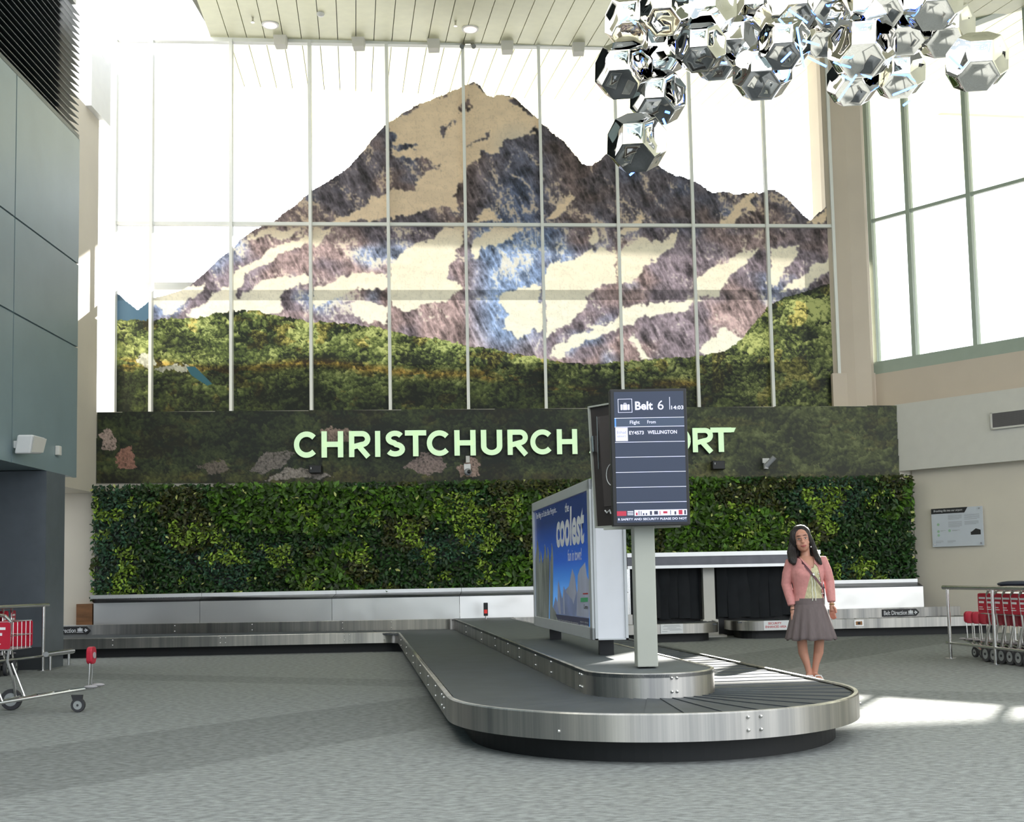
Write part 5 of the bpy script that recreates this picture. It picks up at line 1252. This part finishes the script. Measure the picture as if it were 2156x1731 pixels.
for s, sh, el, wr in ((-1, SHL, ELL, WRL), (1, SHR, ELR, WRR)):
    body.append(('t', [V(-.018+s*.07, .0, 1.20), sh, (sh+el)/2, el, (el+wr)/2, wr], [.045, .046, .040, .033, .030, .021]))
body += hand(WRL, V(-.160, -.045, .560), 1)+hand(WRR, V(.218, -.045, .615), -1)
for s, hip, kn, an, fx in ((-1, V(-.085, 0, .62), V(-.092, -.01, .40), V(-.030, .035, .075), -.040), (1, V(.075, 0, .62), V(.080, -.01, .40), V(.028, .035, .075), .045)):
    cf = kn.lerp(an, .38)+V(s*.012, .022, 0)
    body.append(('t', [hip, hip.lerp(kn, .5), kn, cf, kn.lerp(an, .75)+V(0, .008, 0), an, an-V(0, 0, .035)], [.085, .068, .050, .050, .034, .029, .032]))
    body.append(('t', [an+V(0, .02, -.045), V(fx, -.03, .035), V(fx+s*.008, -.10, .022)], [.032, .032, .024]))
    body.append(('e', V(fx+s*.010, -.115, .022), (.036, .035, .018)))
body += [hE((0, .005, .125), (.072, .088, .098)), hE((0, -.022, .055), (.054, .062, .058)), hE((0, -.045, .022), (.026, .026, .020)), hE((-.036, -.052, .075), (.022, .02, .024)), hE((.036, -.052, .075), (.022, .02, .024)),
         hE((0, -.072, .150), (.045, .011, .018)), hE((0, -.088, .098), (.0125, .018, .024)), hE((0, -.098, .082), (.017, .015, .011)), hE((0, -.078, .048), (.022, .014, .012)), hE((-.074, .01, .105), (.010, .020, .030)), hE((.074, .01, .105), (.010, .020, .030))]
put(union(body, .0052, 3), 'body', 'skin', per)
# face details
def hpart(name, m, c, r): return MB().ball(head_xf(c), tuple(q*1.15 for q in r), 12, 8, R=HR).build(name, m, per, smooth=True)
MT['eyewhite'] = mat('eye_white', (.75, .72, .70), .3); MT['lips'] = mat('rose_lips', (.42, .11, .11), .4); MT['brow'] = mat('dark_brow', (.03, .018, .014), .7)
for s in (-1, 1):
    e = hpart('eye', 'eyewhite', (s*.029, -.074, .112), (.0130, .008, .0050)); MB().ball(head_xf((s*.029, -.0805, .112)), (.0066, .0036, .0056), 10, 6, R=HR).build('iris', 'brow', e, smooth=True)
    MB().tube([head_xf((s*.014, -.081, .118)), head_xf((s*.030, -.083, .1215)), head_xf((s*.045, -.074, .116))], .0022, 6).build('eyelash', 'brow', e)
    MB().tube([head_xf((s*.012, -.087, .139)), head_xf((s*.030, -.085, .1425)), head_xf((s*.050, -.068, .137))], [.0028, .0036, .0016], 6).build('eyebrow', 'brow', per, smooth=True)
MB().tube([head_xf((-.026, -.079, .0525)), head_xf((-.010, -.091, .0510)), head_xf((0, -.0925, .0495)), head_xf((.010, -.091, .0510)), head_xf((.026, -.079, .0525))], [.0025, .0050, .0046, .0050, .0025], 8).build('upper_lip', 'lips', per, smooth=True)
MB().tube([head_xf((-.023, -.079, .0495)), head_xf((0, -.0915, .0415)), head_xf((.023, -.079, .0495))], [.0025, .0062, .0025], 8).build('lower_lip', 'lips', per, smooth=True)
# hair
hair = [hE((0, .028, .140), (.088, .098, .104)), hE((-.066, .0, .125), (.034, .055, .085)), hE((.062, .005, .125), (.026, .055, .085)), hE((0, -.005, .214), (.055, .050, .024)), hE((-.056, -.012, .178), (.026, .035, .036)), hE((.052, -.012, .178), (.022, .033, .034))]
hair += [('t', [head_xf((-.078, .005, .14)), V(-.142, .0, 1.39), V(-.160, -.015, 1.30), V(-.160, -.085, 1.215), V(-.150, -.120, 1.175)], [.030, .042, .050, .046, .018]),
         ('t', [head_xf((-.06, .04, .12)), V(-.120, .04, 1.36), V(-.130, .05, 1.27), V(-.13, .06, 1.18)], [.04, .05, .06, .03]),
         ('t', [head_xf((.072, .005, .13)), V(.052, .005, 1.39), V(.070, .0, 1.31), V(.090, -.075, 1.225), V(.118, -.115, 1.165)], [.022, .024, .032, .034, .012]),
         ('t', [head_xf((.05, .05, .12)), V(.035, .06, 1.34), V(.045, .08, 1.24), V(.05, .09, 1.16)], [.045, .05, .055, .03]), ('t', [head_xf((0, .07, .12)), V(-.04, .08, 1.32), V(-.04, .09, 1.18)], [.06, .065, .05])]
put(union(hair, .006, 3), 'hair', 'hair', per)
# cardigan + blouse from one torso surface
tor = [('r', [ering(V(-.008, 0, .800), .150, .112), ering(V(-.008, 0, .86), .142, .108), ering(V(-.010, 0, .95), .143, .110), ering(V(-.015, -.008, 1.06), .163, .128), ering(V(-.018, 0, 1.16), .168, .114), ering(V(-.018, .005, 1.215), .145, .094), ering(V(-.02, .01, 1.262), .085, .068)]),
       ('e', V(-.078, -.075, 1.085), (.062, .052, .055)), ('e', V(.045, -.075, 1.085), (.062, .052, .055))]
for s, sh, el, wr in ((-1, SHL, ELL, WRL), (1, SHR, ELR, WRR)):
    wr2 = el.lerp(wr, .93)
    tor.append(('t', [V(-.018+s*.06, .0, 1.20), sh, (sh+el)/2+V(s*.004, 0, 0), el, (el+wr)/2, wr2], [.055, .054, .052, .048, .043, .036]))
cm = union(tor, .006, 4)
NECK = [(-.105, 1.30), (-.085, 1.25), (-.045, 1.20), (.020, 1.135), (.036, 1.13), (.050, 1.19), (.055, 1.25), (.05, 1.30)]
BL = [(.020, 1.145), (.036, 1.13), (.055, 1.18), (.085, 1.14), (.110, 1.00), (.128, .76), (-.078, .76), (-.040, .90), (-.005, 1.03)]
def inp(x, y, P):
    c = False
    for i in range(len(P)):
        (x0, y0), (x1, y1) = P[i], P[i-1]
        if (y < y0) != (y < y1) and x < (x1-x0)*(y-y0)/(y1-y0)+x0: c = not c
    return c
bm = bmesh.new(); bm.from_mesh(cm); bl = bmesh.new(); bl.from_mesh(cm)
def cls(f): c = f.calc_center_median(); return 'n' if (c.y < .03 and inp(c.x, c.z, NECK)) or (c.z > 1.235 and abs(c.x+.02) < .10 and c.y < .06) else ('b' if c.y < -.02 and inp(c.x, c.z, BL) and c.z > .79 else 'c')
bmesh.ops.delete(bm, geom=[f for f in bm.faces if cls(f) != 'c'], context='FACES'); bmesh.ops.delete(bl, geom=[f for f in bl.faces if cls(f) != 'b'], context='FACES')
for b_ in (bm, bl):
    for it_ in range(8):
        nw = {}
        for v in b_.verts:
            nb_ = [e.other_vert(v).co for e in v.link_edges if e.is_boundary]
            if len(nb_) == 2: nw[v] = (v.co+nb_[0]+nb_[1])/3
        for v, c_ in nw.items(): v.co = c_
for v in bl.verts: v.co.y += .003
m1 = bpy.data.meshes.new('cardigan'); bm.to_mesh(m1); m2 = bpy.data.meshes.new('blouse'); bl.to_mesh(m2); bm.free(); bl.free()
co = put(m1, 'cardigan', 'cardi', per); so = co.modifiers.new('t', 'SOLIDIFY'); so.thickness = .005; so.offset = 1
put(m2, 'blouse', 'blouse', per)
# ruffle down the blouse, pearls, strap, skirt
for k, x0 in enumerate((.018, .040)):
    mb = MB().tube([V(x0+.010*k*(j/8)+.003*math.sin(j*2.1+k), -.128+.006*math.sin(j*1.7)+(.0 if j > 2 else 0), 1.09-.285*j/8) for j in range(9)], .0045, 6); mb.build('ruffle', mat('ivory_ruffle', (.72, .72, .62), .8), per, smooth=True)
for x, z in ((.088, 1.075), (.094, 1.03), (.105, .985), (.108, .93), (.112, .875)): MB().ball((x, -.126+abs(x)*.10, z), .006, 8, 6).build('button', 'ink_white', per, smooth=True)
MB().ball(head_xf((.066, -.03, .03)), .008, 8, 6).build('earring', 'ink_white', per, smooth=True)
sp = [V(-.098, -.052, 1.238), V(-.065, -.105, 1.185), V(-.015, -.135, 1.12), V(.045, -.142, 1.04), V(.10, -.128, .965), V(.135, -.095, .91), V(.148, -.02, .86), V(.12, .10, .88), V(.0, .13, 1.02), V(-.10, .10, 1.20), V(-.115, .02, 1.262)]
mb = MB(); rg = []
for i, p in enumerate(sp):
    d_ = (sp[(i+1) % len(sp)]-sp[i-1]).normalized(); out = V(p.x+.01, p.y*1.0, 0).normalized(); sdir = d_.cross(out).normalized()*.011
    rg.append([p+sdir+out*.003, p-sdir+out*.003, p-sdir-out*.002, p+sdir-out*.002])
rg.append(rg[0]); mb.rings(rg, cap=False).build('bag_strap', 'strap', per)
MB().tube([V(.025, -.146, 1.075), V(.038, -.148, 1.058)], .010, 8).build('strap_buckle', 'tube', per)
rg = []
for j in range(15):
    t = j/14; z = .825-.415*t; fl = max(0, (t-.12)/.88); rx = .146+.100*fl**.8; ry = .116+.075*fl**.8; ring = []
    for k in range(96):
        a = 2*PI*k/96; w_ = 1+.065*fl*math.sin(15*a+.6*math.sin(3*a)+.5*fl)+.02*fl*math.sin(7*a+1); ring.append(V(-.006+rx*w_*math.cos(a)+.004*fl, ry*w_*math.sin(a), z+(.008*math.sin(9*a)*fl if j == 14 else 0)-(.02*fl*(math.cos(a)*-1 > .6)*0)))
    rg.append(ring)
sk = MB().rings(rg, cap=False).build('skirt', 'skirt', per, smooth=80); m_ = sk.modifiers.new('t', 'SOLIDIFY'); m_.thickness = .004
MB().rings([ering(V(-.006, 0, .765), .151, .120, 48), ering(V(-.006, 0, .79), .152, .121, 48), ering(V(-.006, 0, .828), .149, .118, 48)], cap=False).build('waistband', 'skirt', per, smooth=True)
for wr, el in ((WRL, ELL),):
    for t in (.97, 1.12): c = el.lerp(wr, t); MB().tube([c+V(.027*math.cos(a*PI/8), .027*math.sin(a*PI/8), .004*math.cos(a*PI/8)) for a in range(16)], .003, 6, closed=True).build('bracelet', 'brow', per, smooth=True)
c = ELR.lerp(WRR, 1.04); MB().tube([c+V(.027*math.cos(a*PI/8), .027*math.sin(a*PI/8), 0) for a in range(16)], .005, 6, closed=True).build('wristwatch', mat('gold_metal', (.7, .5, .2), .3, 1), per, smooth=True)
for s, fx in ((-1, -.040), (1, .045)):
    MB().prism([V(fx+s*.008+x, y, .0) for x, y in rrect(-.042, -.155, .042, .075, .035, 5)], (0, 0, .014)).build('sandal_sole', 'ink_white', per)
    MB().tube([V(fx-.044, -.07, .016), V(fx-.02, -.085, .052), V(fx+.03, -.085, .052), V(fx+.05, -.07, .016)], .006, 6).build('sandal_strap', 'ink_white', per, smooth=True)
# ================================================================== LIGHT
w = bpy.data.worlds.new('sky'); S.world = w; w.use_nodes = True
bg = w.node_tree.nodes['Background']; bg.inputs[0].default_value = (.93, .97, 1, 1); bg.inputs[1].default_value = 2.3
sun = bpy.data.objects.new('sun', bpy.data.lights.new('sun', 'SUN')); COL.objects.link(sun)
sd = V(-.470, -.883, -.463).normalized()
sun.rotation_euler = sd.to_track_quat('-Z', 'Y').to_euler()
sun.data.energy = 20; sun.data.angle = math.radians(.6); sun.data.color = (1, .96, .88)
structure(MB().prism([V(-60, 22, -.3), V(60, 28, -.3), V(60, 120, -.3), V(-60, 120, -.3)], (0, 0, .05)).build('ground_outside', mat('pale_concrete', (.55, .55, .52), .8)))

# rear end of the hall: piers between tall openings (behind the viewpoint, seen only in reflections)
mb = MB()
mb.box((1, -16.2, .5), (32, .4, 1.0)); mb.box((1, -16.2, 6.2), (32, .4, 1.2)); mb.box((1, -16.2, 9.3), (32, .4, 1.6))
for i, (x, w_) in enumerate(((-12, 4), (-6.5, 2.2), (-2.2, 1.2), (2.0, 3.2), (6.0, .8), (9.0, 2.4), (14, 4))): mb.box((x, -16.2, 4.5), (w_, .5, 9))
structure(mb.build('wall_rear', mat('slate_blue_wall', (.10, .13, .17), .6)))
